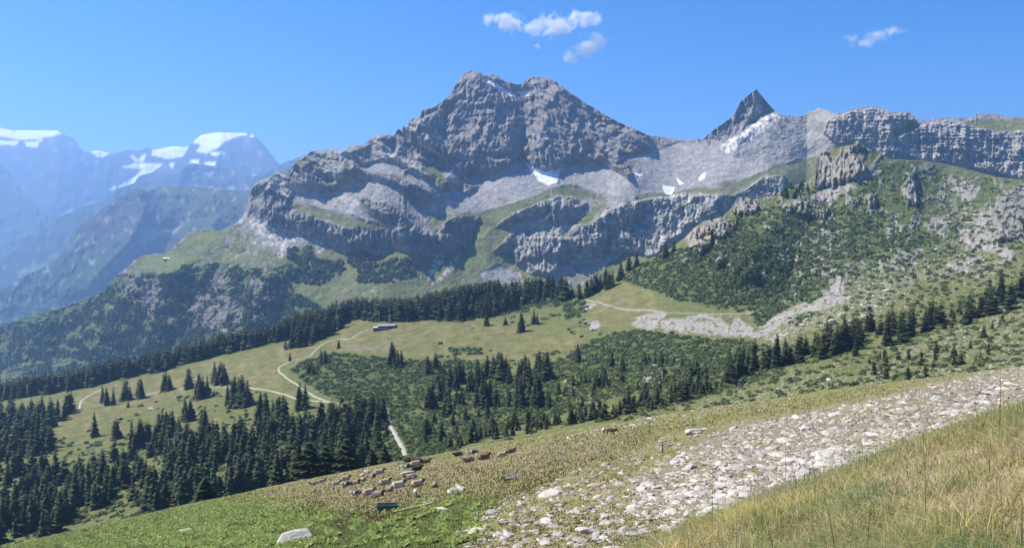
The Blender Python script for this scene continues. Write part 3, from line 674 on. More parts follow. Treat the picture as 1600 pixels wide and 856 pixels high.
# knoll crags stand proud and are steep
AD *= (1 - (0.012 * m_big + 0.0035 * m_out) * (1 + 0.9 * ridged(APX / 9, APY / 14, 4, 91)))
AD -= 9 * ridged(APX / 34, APY / 26, 5, 92) * sstep(1000, 1120, APX) * sstep(520, 430, APY)
AD -= 6 * ridged(APX / 9, APY / 7, 3, 93) * m_out
for pts, h, w in [([(1280, 240), (1268, 300), (1215, 350), (1150, 420)], 50, 40), ([(1338, 220), (1340, 290), (1325, 360), (1310, 430)], 40, 50), ([(1275, 330), (1240, 400), (1230, 460)], -26, 30), ([(1420, 262), (1425, 330), (1400, 400)], 30, 35), ([(1470, 280), (1500, 350), (1540, 400)], -50, 40), ([(1575, 300), (1560, 370)], 40, 30),
                  ([(1090, 358), (1080, 420), (1050, 470)], 14, 40)]:
    d, tt, s_ = line_sd(APX, APY, pts)
    AD -= h * np.exp(-d / w)
for r in range(APX.shape[0] - 2, -1, -1):
    AD[r] = np.maximum(AD[r], AD[r + 1] + 0.02)
alp = Sheet(apx, APY.copy(), AD); alp.world()
# relief in height (metres)
amp = np.clip(AD / 900, 0.35, 1.2)
dz = 3.2 * fbm(alp.X / 70, alp.Y / 110, 4, 94) + 0.9 * fbm(alp.X / 14, alp.Y / 22, 3, 95)
for (cx, cy, rx, ry, h) in [(690, 515, 110, 26, 3.0), (580, 540, 60, 22, 2.0), (300, 600, 90, 22, 2.5), (790, 545, 60, 16, -2.5)]:
    dz += h * np.exp(-((APX - cx) / rx) ** 2 - ((APY - cy) / ry) ** 2)
dz *= amp * np.linspace(0.25, 1, APX.shape[0])[:, None] ** 0.5
alp.Z = alp.Z + dz
alder = [[(455, 580), (480, 560), (520, 552), (560, 556), (620, 562), (700, 562), (760, 565), (750, 590), (700, 610), (650, 640), (610, 640), (560, 635), (520, 625), (490, 605)], [(700, 545), (750, 543), (755, 552), (710, 556)], [(910, 540), (960, 520), (1000, 515), (1080, 528), (1160, 532), (1200, 540), (1150, 570), (1050, 600), (960, 620), (900, 640), (820, 660), (760, 680), (680, 690), (640, 660), (700, 620), (800, 590), (880, 560)], [(560, 640), (600, 632), (640, 636), (690, 680), (740, 685), (700, 720), (640, 730), (560, 720), (540, 680)],
 [(970, 437), (1010, 410), (1060, 390), (1110, 380), (1180, 360), (1210, 390), (1220, 430), (1280, 440), (1250, 470), (1200, 475), (1120, 480), (1060, 470), (1010, 450)], [(1100, 400), (1160, 330), (1260, 320), (1400, 340), (1450, 380), (1400, 400), (1320, 410), (1290, 450), (1200, 440)], [(1180, 490), (1200, 480), (1230, 478), (1220, 490), (1190, 510), (1178, 512)],
 [(820, 470), (860, 462), (900, 458), (890, 478), (850, 482), (825, 480)], [(880, 480), (920, 462), (915, 490), (885, 500)], [(1240, 500), (1262, 490), (1262, 500), (1245, 508)], [(1000, 600), (1150, 560), (1250, 560), (1200, 590), (1100, 620), (1000, 645)], [(700, 500), (750, 480), (820, 478), (830, 488), (760, 495), (720, 508)]]
m_ald = 0
for i, p in enumerate(alder): m_ald = np.maximum(m_ald, am(p, 5) * (0.55 if i == 5 else 1))
C = np.ones(APX.shape + (3,)) * np.array((0.125, 0.135, 0.05))
meadow2 = [[(540, 505), (600, 505), (700, 500), (780, 505), (850, 515), (900, 520), (890, 545), (800, 560), (760, 560), (700, 555), (600, 556), (520, 548), (500, 530)], [(130, 612), (250, 585), (350, 560), (440, 538), (500, 535), (480, 560), (440, 580), (440, 605), (380, 610), (300, 610), (220, 640), (150, 670), (80, 690), (60, 660)], [(915, 500), (930, 465), (975, 445), (1010, 455), (1040, 475), (1040, 487), (985, 505), (930, 510)]]
mm = 0
for p in meadow2: mm = np.maximum(mm, am(p, 5))
C = mixc(C, (0.155, 0.145, 0.06), mm * (0.75 + 0.25 * sstep(-.3, .3, AN1)))
C = mixc(C, (0.21, 0.18, 0.095), mm * 0.6 * sstep(0.05, 0.35, AN3 + .6 * AN1))
C = mixc(C, (0.10, 0.115, 0.04), mm * 0.6 * sstep(0.1, 0.35, -AN3 + .5 * AN2))
C = mixc(C, GRASS_DRY, sstep(0.1, 0.45, AN1 + .4 * AN3) * 0.6)
C = mixc(C, (0.075, 0.10, 0.03), am([(1130, 350), (1260, 290), (1400, 250), (1560, 290), (1560, 350), (1450, 420), (1300, 480), (1180, 480)], 10) * 0.8)
C = mixc(C, (0.09, 0.11, 0.04), m_ald)
C = mixc(C, (0.25, 0.235, 0.21), m_out * sstep(-0.45, 0.0, AN3 + 0.15))
C = mixc(C, (0.12, 0.13, 0.05), m_out * sstep(0.1, 0.3, AN2 + .6 * AN3) * 0.8)
C = mixc(C, BEIGE, am(outcrop[0], 2) * 0.6)
C = mixc(C, (0.29, 0.265, 0.24), m_asc * sstep(-0.35, 0.0, AN3 + AN2 + .1))
C = mixc(C, (0.36, 0.335, 0.30), blk * (1 - m_asc))
C = mixc(C, (0.2, 0.17, 0.12), am([(545, 540), (600, 540), (600, 548), (540, 548)], 3) * 0.5)
tracks = [([(915, 468), (940, 474), (975, 483), (1010, 485), (1040, 488)], 0.8, 0.8), ([(1040, 488), (1100, 490), (1180, 490), (1240, 480), (1280, 470)], 0.7, 0.5), ([(600, 545), (640, 530), (690, 512), (720, 508)], 0.6, 0.16), ([(200, 622), (260, 610), (300, 607), (360, 605), (400, 608)], 0.9, 0.6)]
for pts, w, k in tracks:
    d, tt, s_ = line_sd(AWX * .3 + APX * .7, AWY * .3 + APY * .7, pts)
    C = mixc(C, (0.33, 0.3, 0.24), sstep(w + 0.9, w, d) * k)
C *= (1 + 0.22 * AN2)[..., None]
mat_alp = terrain_mat('alpine_pasture', [0.08, 0.6], 0.8, 0.2, 0.25)
alp.build('alpine_pasture_ground', C, mat_alp, back=(0.04, 0.2), drop=60, kind='structure')

# gravel road, draped strips
def strip(name, pts, width, mat, lift=0.35, **props):
    P = np.array(pts, float)
    seg = np.r_[0, np.cumsum(np.hypot(*np.diff(P, axis=0).T))]
    s = np.linspace(0, seg[-1], int(seg[-1] / 1.5) + 2)
    x = np.interp(s, seg, P[:, 0]); y = np.interp(s, seg, P[:, 1])
    k = np.ones(5) / 5
    x[2:-2] = np.convolve(x, k, 'valid'); y[2:-2] = np.convolve(y, k, 'valid')
    W = alp.sample(x, y)
    T_ = np.gradient(W[:, :2], axis=0); T_ /= np.linalg.norm(T_, axis=1)[:, None] + 1e-9
    N_ = np.stack([-T_[:, 1], T_[:, 0]], 1)
    rows = []
    for f in (-0.5, -0.42, 0.42, 0.5):
        v = W.copy(); v[:, :2] += N_ * width * f; v[:, 2] += lift if abs(f) < 0.45 else lift - 0.9
        rows.append(v)
    V = np.stack(rows, 1)
    me = mesh_np(name, V.reshape(-1, 3), grid_faces(len(s), 4), None, mat, True)
    return link(name, me, **props)
mat_road = plain_mat('gravel', (0.36, 0.33, 0.27), 0.4, 0.2, 0.95, 0.05)
ROAD1 = [(589, 515), (580, 516), (570, 518), (562, 523), (555, 527), (548, 532), (540, 531), (530, 530), (520, 532), (513, 534), (504, 539), (498, 543), (490, 550), (484, 557), (472, 560), (460, 563), (450, 567), (441, 571), (435, 575), (436, 580), (441, 585), (447, 590), (455, 595), (463, 600), (469, 605), (476, 609), (483, 614), (491, 619), (504, 625), (520, 629), (540, 632)]
ROAD2 = [(385, 606), (400, 608), (425, 612), (447, 617), (460, 622), (480, 626), (495, 627), (520, 629)]
ROAD3 = [(604, 640), (605, 650), (608, 660), (612, 668), (618, 676), (624, 688), (630, 700), (634, 712)]
ROAD4 = [(124, 640), (127, 627), (138, 620), (151, 614), (160, 609)]
strip('gravel_road', ROAD1, 2.5, mat_road, kind='structure')
strip('gravel_side_road', ROAD2, 2.6, mat_road, lift=0.42, kind='structure')
strip('gravel_forest_road', ROAD3, 3.4, mat_road, kind='structure')
strip('gravel_farm_track', ROAD4, 3.2, mat_road, kind='structure')

# ================================================================== FOREGROUND SLOPE
def fg_far(X, Y):
    u = np.clip(X / np.maximum(Y, 4), -0.95, 0.95)
    return Y * (-0.16 + 0.179 * u - 0.0516 * u * u) - 13 - 1.92e-4 * Y * Y
def fg_near(X, Y):
    return -1.62 - 0.095 * Y + 0.395 * X - 0.021 * Y * Y - 0.004 * X * X
def fg_h(X, Y, detail=True):
    a = fg_far(X, Y); b = fg_near(X, Y)
    k = 1.2
    h = np.maximum(a, b) + k * np.exp(-np.abs(a - b) / k) * 0.3
    if detail:
        fade = sstep(3, 60, Y)
        h = h + (0.10 + 0.75 * fade) * fbm(X / (2.0 + 14 * fade), Y / (2.0 + 16 * fade), 4, 201) + (0.045 + .1 * fade) * fbm(X / (0.5 + 2.5 * fade), Y / (0.5 + 3 * fade), 3, 202)
    return h
nu, ny = 1150, 620
uu = np.linspace(-1.0, 1.0, nu)
yy = np.exp(np.linspace(math.log(4.0), math.log(368), ny)) - 8.0 * np.linspace(1, 0, ny) ** 0.5 * 1.0
FU, FY = np.meshgrid(uu, yy)
FX = FU * (np.maximum(FY, -8) + 11)
FZ = fg_h(FX, FY) - np.maximum(FY - 270, 0) ** 2 * 0.003
FPX, FPY = project(FX, np.maximum(FY, 0.5), FZ)
FPX = np.where(FY < 1.5, -9999.0, FPX)
def fg_masks(px, py, X, Y):
    wx = px + 14 * fbm(px / 60, py / 40, 4, 211); wy = py + 9 * fbm(px / 60, py / 40, 4, 212)
    far = sstep(18, 30, Y)
    lush = sstep(26, -22, poly_sd(wx, wy, [(-200, 900), (0, 850), (150, 815), (300, 782), (390, 782), (440, 795), (500, 800), (580, 820), (650, 790), (720, 775), (760, 790), (720, 830), (700, 900)])) * far
    dirt = sstep(10, -10, poly_sd(wx, wy, [(400, 775), (500, 745), (620, 722), (720, 705), (800, 695), (960, 680), (980, 705), (900, 730), (800, 745), (740, 768), (660, 785), (560, 800), (470, 790), (400, 800)])) * far
    sc = sstep(12, -12, poly_sd(wx, wy, [(690, 900), (700, 850), (740, 805), (800, 780), (860, 760), (900, 735), (960, 722), (1010, 690), (1080, 668), (1180, 655), (1280, 640), (1380, 618), (1480, 592), (1560, 575), (1700, 548), (1760, 560), (1700, 640), (1600, 640), (1480, 660), (1380, 700), (1250, 760), (1130, 800), (1000, 900)])) * far
    dense = sstep(16, -10, poly_sd(wx, wy, [(1080, 705), (1130, 670), (1250, 645), (1380, 620), (1480, 595), (1560, 575), (1700, 550), (1760, 570), (1700, 640), (1600, 640), (1480, 660), (1380, 700), (1250, 760), (1080, 800), (980, 800), (1000, 740)])) * far
    return lush, dirt, sc, dense
lush, dirt, scr, dense = fg_masks(FPX, FPY, FX, FY)
g1 = fbm(FX / 9, FY / 9, 5, 221); g2 = fbm(FX / 1.2, FY / 1.2, 4, 222); g3 = fbm(FX / 3.5, FY / 3.5, 4, 223)
C = np.ones(FX.shape + (3,)) * np.array((0.18, 0.175, 0.065))
C = mixc(C, (0.25, 0.21, 0.10), sstep(0.0, 0.35, g1 + .5 * g3) * 0.8)
C = mixc(C, (0.21, 0.165, 0.11), dirt * sstep(-0.2, 0.25, g3 + .3 * g2) * 0.8)
C = mixc(C, (0.10, 0.12, 0.04), lush * 0.8)
C = mixc(C, (0.22, 0.19, 0.13), scr * 0.45 * sstep(-.2, .2, g3))
C = mixc(C, (0.21, 0.185, 0.145), dense * 0.75 * sstep(-0.45, -0.1, g3 + g1))
near = sstep(30, 14, FY)
C = mixc(C, (0.20, 0.16, 0.085), near * 0.8)
bare = sstep(14, -14, poly_sd(FPX + 20 * g3, FPY + 14 * g3, [(1370, 745), (1430, 718), (1500, 708), (1600, 720), (1760, 730), (1760, 860), (1600, 850), (1480, 815), (1410, 785)])) * near
C = mixc(C, (0.30, 0.24, 0.145), bare)
C *= (1 + 0.35 * g2)[..., None]
mat_fg = terrain_mat('pasture_soil_and_turf', [1.5, 9.0], 0.06, 0.25, 4.0)
V = np.stack([FX, FY, FZ], -1).reshape(-1, 3)
Fg = grid_faces(ny, nu)
link('hillside_ground', mesh_np('hillside_ground', V, Fg, C.reshape(-1, 3), mat_fg), kind='structure')

def fg_hit(px, py, dmin=20.0):
    """world point of the hillside seen at a picture position (beyond dmin metres)"""
    px = np.atleast_1d(np.asarray(px, float)); py = np.atleast_1d(np.asarray(py, float))
    u, t = ray(px, py)
    ys = np.exp(np.linspace(math.log(dmin), math.log(268), 160))
    Yg = ys[:, None]
    g = fg_h(u[None] * Yg, Yg, False) - t[None] * Yg          # >0 where ground above the ray
    hit = g > 0
    first = np.where(hit.any(0), hit.argmax(0), -1)
    ok = first > 0
    i = np.clip(first, 1, None)
    lo = ys[i - 1] * 0.97; hi = ys[i] * 1.03
    for _ in range(11):
        mid = (lo + hi) / 2
        up = fg_h(u * mid, mid) - t * mid > 0
        hi = np.where(up, mid, hi); lo = np.where(up, lo, mid)
    Y = (lo + hi) / 2
    X = u * Y
    return np.stack([X, Y, fg_h(X, Y)], -1), ok

# ================================================================== TEMPLATES
def quads_from(P0, P1, P2, P3):
    """stack four (n,3) corner arrays to verts & quads"""
    n = len(P0)
    V = np.stack([P0, P1, P2, P3], 1).reshape(-1, 3)
    return V, np.arange(4 * n).reshape(n, 4)

def conifer_arrays(seed, nfr, H=1.0, Rb=0.17, droop=0.35, bare=0.06, wfac=1.0):
    """unit-height spruce crown: drooping fronds round the stem; returns verts, quads, colours"""
    r = np.random.default_rng(seed)
    h = bare + (1 - bare) * (1 - np.sqrt(1 - r.random(nfr) * 0.985)) * 1.02
    h = np.clip(np.round(h * 17) / 17 + r.normal(0, 0.009, nfr), bare * .7, 0.985)
    az = r.random(nfr) * 2 * np.pi
    prof = (1 - h) ** 0.78 * Rb * (0.5 + 0.75 * r.random(nfr) ** 0.8) * (1 + 0.22 * np.sin(h * 47 + seed)) * (1 + 0.18 * np.sin(az * 2 + seed) + 0.12 * np.sin(az * 3 + h * 9))
    prof = np.maximum(prof, 0.012)
    dirx, diry = np.cos(az), np.sin(az)
    w = (0.020 + 0.24 * prof) * wfac * (0.7 + .6 * r.random(nfr))
    z1 = h - prof * droop * (0.6 + .8 * r.random(nfr)) * (1 - h * .5)
    def pt(rad, z, side):
        return np.stack([dirx * rad - diry * side, diry * rad + dirx * side, z], 1)
    a = pt(prof * 0.10, h + 0.012, w * 0.35); b = pt(prof * 0.10, h + 0.012, -w * 0.35)
    c = pt(prof * 0.62, (h + z1) / 2 + 0.004, -w); d = pt(prof * 0.62, (h + z1) / 2 + 0.004, w)
    e = pt(prof, z1, -w * 0.15); f = pt(prof, z1, w * 0.15)
    V = np.concatenate([a, b, c, d, e, f]); i = np.arange(nfr)
    Q = np.concatenate([np.stack([i, i + nfr, i + 2 * nfr, i + 3 * nfr], 1), np.stack([i + 3 * nfr, i + 2 * nfr, i + 4 * nfr, i + 5 * nfr], 1)])
    tone = 0.75 + 0.5 * r.random(nfr)
    base = np.array((0.050, 0.068, 0.026))
    Cc = base[None] * tone[:, None]
    Cc[:, 0] *= 0.9 + 0.4 * r.random(nfr)
    Cc = np.tile(Cc, (6, 1))
    return V, Q, Cc

def cone_arrays(r0, r1, z0, z1, n=7, bend=0.0):
    a = np.arange(n) * 2 * np.pi / n
    rows = []
    for k in range(4):
        f = k / 3
        rr = r0 * (1 - f) + r1 * f
        rows.append(np.stack([np.cos(a) * rr + bend * f * f, np.sin(a) * rr, np.full(n, z0 * (1 - f) + z1 * f)], 1))
    V = np.concatenate(rows)
    Q = []
    for k in range(3):
        for i in range(n):
            Q.append((k * n + i, k * n + (i + 1) % n, (k + 1) * n + (i + 1) % n, (k + 1) * n + i))
    return V, np.array(Q)

mat_needles = attr_mat('spruce_needles', 0.85, 0.12, 0.8, 0.25, 0.12)
mat_bark = plain_mat('spruce_bark', (0.09, 0.07, 0.055), 8, 0.3)
mat_alder = attr_mat('alder_leaves', 0.8, 0.15, 0.15, 0.25, 0.2)
CROWNS = {}
for kind, nfr, num in (('big', 900, 3), ('mid', 330, 6), ('small', 130, 6)):
    CROWNS[kind] = []
    for k in range(num):
        wf = {'big': 0.8, 'mid': 1.1, 'small': 1.75}[kind]
        CROWNS[kind].append(conifer_arrays(300 + k * 7 + len(kind), nfr, Rb=0.15 + 0.035 * (k % 3), wfac=wf, droop=0.3 + 0.1 * (k % 2)))
TRUNKV, TRUNKQ = cone_arrays(0.017, 0.003, -0.04, 0.93)
trunk_me = mesh_np('trunk', TRUNKV, TRUNKQ, None, mat_bark)
crown_me = {k: [mesh_np('crown', v, q, c, mat_needles, False) for v, q, c in L] for k, L in CROWNS.items()}

def spruce(pos, H, kind, label, group, name='spruce_tree', wid=1.0):
    e = bpy.data.objects.new(name, None); COL.objects.link(e)
    e.empty_display_size = 0.5
    e.location = pos; e.rotation_euler = (0, 0, random.random() * 6.28)
    e.scale = (H * wid, H * wid, H)
    e['label'] = label; e['category'] = 'tree'
    if group: e['group'] = group
    me = random.choice(crown_me[kind])
    c = bpy.data.objects.new('crown', me); COL.objects.link(c); c.parent = e
    t = bpy.data.objects.new('trunk', trunk_me); COL.objects.link(t); t.parent = e
    return e

def scatter_stuff(name, templates, pos, scale, mat, zscale=None, tint=None, smooth=False, lean=0.0, **props):
    """merge many copies of small templates into one mesh (uncountable cover)"""
    pos = np.asarray(pos); n = len(pos)
    r = np.random.default_rng(len(name) + n)
    which = r.integers(0, len(templates), n)
    scale = np.broadcast_to(scale, (n,)); zs = scale if zscale is None else np.broadcast_to(zscale, (n,))
    Vs, Qs, Cs = [], [], []; off = 0
    for k, (tv, tq, tc) in enumerate(templates):
        idx = np.where(which == k)[0]
        if not len(idx): continue
        a = r.random(len(idx)) * 2 * np.pi
        ca, sa = np.cos(a)[:, None], np.sin(a)[:, None]
        x = tv[None, :, 0] * ca - tv[None, :, 1] * sa; y = tv[None, :, 0] * sa + tv[None, :, 1] * ca
        s = scale[idx][:, None]; z = tv[None, :, 2] * zs[idx][:, None]
        V = np.stack([x * s + pos[idx, 0:1], y * s + pos[idx, 1:2], z + pos[idx, 2:3]], -1)
        m = len(tv)
        Q = tq[None] + (np.arange(len(idx)) * m)[:, None, None] + off
        tn = (0.8 + 0.4 * r.random((len(idx), 1, 1)))
        Cc = tc[None] * tn
        if tint is not None: Cc = Cc * tint[idx][:, None, :]
        Vs.append(V.reshape(-1, 3)); Qs.append(Q.reshape(-1, tq.shape[1])); Cs.append(Cc.reshape(-1, 3)); off += len(idx) * m
    me = mesh_np(name, np.concatenate(Vs), np.concatenate(Qs), np.concatenate(Cs), mat, smooth)
    return link(name, me, kind='stuff', **props)

def puff(seed, n, base, size=0.35):
    """bush: leaf clumps through an ellipsoid shell, unit radius"""
    r = np.random.default_rng(seed)
    d = r.normal(size=(n, 3)); d[:, 2] = np.abs(d[:, 2]) * 0.9; d /= np.linalg.norm(d, axis=1)[:, None]
    rad = (0.72 + 0.36 * r.random(n)) * (1 + 0.15 * np.sin(3 * np.arctan2(d[:, 1], d[:, 0]) + seed))
    c = d * rad[:, None] * np.array((1, 1, 0.8))
    nn = d + r.normal(0, 0.5, (n, 3)); nn /= np.linalg.norm(nn, axis=1)[:, None]
    t1 = np.cross(nn, r.normal(size=(n, 3))); t1 /= np.linalg.norm(t1, axis=1)[:, None]; t2 = np.cross(nn, t1)
    s = size * (0.6 + 0.8 * r.random((n, 1)))
    V, Q = quads_from(c - t1 * s - t2 * s * .5, c + t1 * s * .4 - t2 * s, c + t1 * s + t2 * s * .6, c - t1 * s * .3 + t2 * s)
    tone = 0.7 + 0.6 * r.random(n)
    return V, Q, np.repeat(np.array(base)[None] * tone[:, None], 4, 0)

def in_poly(x, y, poly): return poly_sd(x, y, poly) < 0
def rand_in(poly, n, seed):
    r = np.random.default_rng(seed); P = np.array(poly, float)
    x = r.uniform(P[:, 0].min(), P[:, 0].max(), n * 4); y = r.uniform(P[:, 1].min(), P[:, 1].max(), n * 4)
    k = in_poly(x, y, poly)
    return x[k][:n], y[k][:n]

# ================================================================== SPRUCES
trees = []      # (pos, height, label, group, kindhint)
def at_alp(x, y): return alp.sample(x, y)

def add_zone(poly, n, hmin, hmax, seed, label, group, clump=0.0):
    x, y = rand_in(poly, n, seed)
    if clump:
        k = fbm(x / 30, y / 14, 3, seed) > -clump
        x, y = x[k], y[k]
    P = at_alp(x, y)
    r = np.random.default_rng(seed + 1)
    H = r.uniform(hmin, hmax, len(x)) * (0.7 + 0.5 * r.random(len(x)))
    for i in range(len(x)): trees.append((P[i], H[i], label, group))

G_LL = ('dark spruce packed among others in the dense forest below the left meadow', 'spruces of the dense lower left forest')
add_zone([(-140, 700), (0, 690), (50, 700), (60, 740), (130, 735), (210, 700), (330, 700), (400, 690), (480, 680), (560, 665), (604, 660), (606, 705), (560, 735), (430, 765), (300, 800), (230, 810), (200, 780), (150, 800), (60, 850), (-140, 905)], 640, 9, 23, 11, *G_LL)
add_zone([(230, 715), (330, 690), (420, 680), (600, 640), (600, 660), (480, 690), (330, 720)], 170, 13, 20, 12, *G_LL)
G_LB = ('dark spruce in the belt of forest along the left edge of the pasture', 'spruces of the left edge belt')
add_zone([(-140, 660), (0, 650), (100, 640), (128, 640), (120, 665), (60, 670), (20, 700), (-140, 720)], 150, 20, 27, 13, *G_LB)
add_zone([(0, 720), (20, 670), (40, 665), (90, 680), (90, 700), (60, 712)], 45, 18, 26, 14, *G_LB)
# behind the crest: a wall of forest whose tops show above the meadow
def crest_belt(x0, x1, n, hmin, hmax, seed, depth, label, group, sink=0.16, thr=-9, off=0):
    r = np.random.default_rng(seed)
    x = r.uniform(x0, x1, n)
    if thr > -9:
        x = x[perlin(x / 22, x * 0 + 3.3, seed) > thr]
    yt = np.interp(x, *np.array(ATOP).T)
    P = at_alp(x, yt + 1 + off * r.random(len(x)))
    d = r.random(len(x)) ** 1.3 * depth
    P = P * (1 + d / P[:, 1:2].ravel())[:, None]
    P[:, 2] = at_alp(x, yt + 1)[:, 2] * 1 - d * sink - 1
    H = r.uniform(hmin, hmax, len(x))
    for i in range(len(x)): trees.append((P[i], H[i], label, group))
G_CR = ('blue green spruce in the long forest wall behind the hut meadow', 'spruces of the wall behind the meadow')
crest_belt(-140, 130, 210, 22, 32, 21, 90, 'tall spruce at the far left rim of the pasture above the valley', 'spruces of the far left rim', 0.12)
crest_belt(130, 450, 330, 22, 32, 22, 100, 'spruce on the rim behind the long sunlit meadow left of the hut', 'spruces of the rim behind the left meadow', 0.10)
crest_belt(440, 780, 620, 24, 34, 23, 160, *G_CR, 0.05)
crest_belt(745, 880, 90, 20, 34, 24, 60, 'spruce on the rim between the hut forest and the green knoll', 'spruces of the middle rim', 0.10)
add_zone([(745, 480), (850, 462), (900, 456), (900, 466), (830, 478), (750, 500), (700, 505), (650, 500), (660, 496), (745, 474)], 90, 20, 32, 25, 'spruce in front of the rim right of the hut meadow', 'spruces right of the hut meadow')
add_zone([(440, 545), (480, 530), (520, 517), (540, 511), (520, 525), (480, 540), (445, 552)], 50, 20, 28, 26, *G_CR)
# clumps placed by eye:  x, y(base), count, spread, height, label
clumps = [(265, 611, 4, 8, 26, 'pointed spruce in the small dense clump alone on the bare meadow'), (163, 631, 4, 12, 27, 'spruce in the leftmost clump on the sunlit meadow'), (198, 625, 3, 7, 26, 'spruce of the two pointed clumps beside the farm track'), (217, 622, 3, 5, 26, 'spruce of the narrow clump between the farm track and the lone spruce trio'), (200, 637, 1, 1, 9, 'small round young spruce below the paired clumps on the meadow'),
 (300, 608, 3, 6, 26, 'spruce at the left end of the ragged clump on the meadow edge'), (318, 622, 8, 14, 30, 'spruce in the big ragged clump in the middle of the left meadow'), (345, 603, 6, 9, 27, 'spruce behind the ragged clump on the left meadow'), (372, 632, 9, 12, 32, 'tall spruce in the dark clump where the side road starts'), (296, 656, 4, 6, 26, 'spruce in the tall narrow clump under the left meadow'), (320, 680, 3, 5, 25, 'spruce of the narrow group below the ragged clump'),
 (147, 683, 1, 1, 26, 'single pointed spruce standing alone on the lower left meadow'), (180, 685, 4, 8, 22, 'spruce in the low clump on the slope under the meadow'), (225, 690, 7, 18, 22, 'spruce in the loose row under the left meadow'), (260, 682, 8, 14, 25, 'spruce in the second loose row under the left meadow'), (283, 690, 3, 6, 20, 'short spruce at the end of the loose row'),
 (410, 660, 6, 10, 28, 'spruce in the forest tongue left of the road junction'), (438, 668, 9, 12, 30, 'tall spruce in the forest tongue below the road junction'), (470, 640, 4, 7, 28, 'tall dark spruce right beside the road junction'), (453, 564, 1, 1, 13, 'small dark spruce beside the first bend of the gravel road'),
 (614, 571, 3, 4, 31, 'tall spruce in the pair standing alone below the hut'), (623, 573, 3, 5, 24, 'shorter spruce leaning on the tall pair below the hut'), (502, 568, 5, 8, 18, 'spruce at the corner of the alder thicket by the road'), (487, 585, 3, 5, 14, 'small spruce on the left of the alder thicket'), (530, 545, 1, 1, 12, 'dark round young spruce above the alder thicket'),
 (665, 585, 2, 4, 24, 'slim spruce behind the alder thicket right of the tall pair'), (683, 575, 2, 3, 22, 'slim spruce at the meadow edge under the hut knoll'), (700, 604, 6, 12, 24, 'spruce in the loose group right of the alder thicket'), (720, 598, 6, 9, 26, 'spruce in the dark group in the middle of the bowl'), (745, 602, 4, 8, 24, 'spruce right of the dark group in the bowl'), (775, 592, 8, 12, 27, 'spruce in the tall group under the open bowl'), (790, 597, 6, 6, 27, 'spruce at the centre of the tall group under the bowl'),
 (816, 519, 3, 4, 28, 'tall spruce in the trio standing on the bowl meadow'), (836, 506, 2, 3, 22, 'spruce right of the trio on the bowl meadow'), (760, 510, 1, 1, 20, 'single spruce on the rise right of the hut meadow'), (790, 508, 1, 1, 12, 'small single spruce between the rise and the trio'), (848, 590, 8, 14, 26, 'spruce in the group right of the bowl'), (815, 600, 8, 12, 27, 'spruce in the middle group of the scrub slope'),
 (812, 636, 5, 8, 26, 'spruce in the lower line of the scrub slope'), (840, 635, 6, 8, 24, 'spruce in the lower group of the scrub slope'), (755, 636, 7, 14, 26, 'spruce in the pair of clumps above the forest road'), (735, 610, 3, 6, 22, 'spruce above the forest road'), (690, 625, 3, 8, 22, 'spruce just right of the forest road'), (675, 640, 3, 6, 22, 'spruce close to the forest road end'),
 (905, 565, 3, 4, 20, 'slim spruce on the upper scrub slope'), (955, 572, 2, 5, 14, 'small spruce in the alder scrub'), (940, 604, 4, 8, 16, 'small spruce near the dark boulder'), (795, 600, 2, 4, 22, 'spruce between two groups of the scrub slope'), (1040, 403, 2, 2, 26, 'topmost spruce on the knoll shoulder'), (1053, 394, 1, 1, 18, 'second spruce from the top of the knoll shoulder'),
 (983, 423, 1, 1, 24, 'spruce standing clear on the knoll shoulder'), (995, 417, 2, 3, 22, 'spruce beside the clear one on the knoll shoulder'), (970, 432, 1, 1, 26, 'slim spruce left of the clear one on the knoll shoulder')]
for (x, y, n, sp, H, lab) in clumps:
    r = np.random.default_rng(int(x * 7 + y))
    X_ = x + r.normal(0, sp * 0.55, n); Y_ = y + r.normal(0, sp * 0.16, n)
    P = at_alp(X_, Y_)
    for i in range(n): trees.append((P[i], H * r.uniform(0.72, 1.0) if n > 1 else H, lab, 'spruces: ' + lab if n > 1 else None))
add_zone([(900, 460), (960, 440), (975, 436), (970, 444), (905, 470)], 24, 16, 28, 31, 'spruce in the row climbing the knoll shoulder', 'spruces climbing the knoll shoulder')
add_zone([(1130, 610), (1160, 585), (1210, 575), (1260, 565), (1310, 555), (1350, 535), (1345, 520), (1290, 540), (1240, 555), (1180, 570), (1120, 600)], 100, 14, 21, 32, 'dark spruce in the belt of forest right of the scrub slope', 'spruces of the right forest belt', 0.25)
add_zone([(1280, 560), (1300, 530), (1340, 515), (1400, 505), (1470, 490), (1560, 475), (1600, 455), (1600, 475), (1540, 500), (1450, 520), (1380, 545), (1300, 570)], 95, 13, 20, 33, 'dark spruce in the belt climbing to the right', 'spruces of the belt climbing right', 0.15)
add_zone([(1530, 475), (1600, 440), (1700, 420), (1700, 460), (1600, 470)], 50, 18, 26, 34, 'spruce in the dark grove on the right slope', 'spruces of the right grove')
add_zone([(700, 700), (760, 690), (850, 672), (950, 655), (1050, 632), (1120, 612), (1130, 600), (1060, 610), (960, 640), (860, 660), (740, 685)], 190, 7, 12, 35, 'short spruce in the young growth beyond the cattle pasture', 'young spruces beyond the cattle pasture')
add_zone([(870, 600), (1000, 560), (1130, 560), (1200, 560), (1150, 600), (1050, 625), (900, 650), (820, 650)], 60, 7, 13, 36, 'small spruce scattered in the scrub', 'small spruces in the scrub')
add_zone([(640, 690), (700, 620), (860, 600), (860, 660), (720, 690)], 50, 9, 16, 37, 'spruce scattered above the cattle pasture', 'spruces above the cattle pasture')
add_zone([(1350, 560), (1500, 500), (1600, 480), (1600, 560), (1400, 600), (1300, 610)], 28, 5, 10, 38, 'small spruce on the stony right slope', 'small spruces on the stony slope', 0.2)
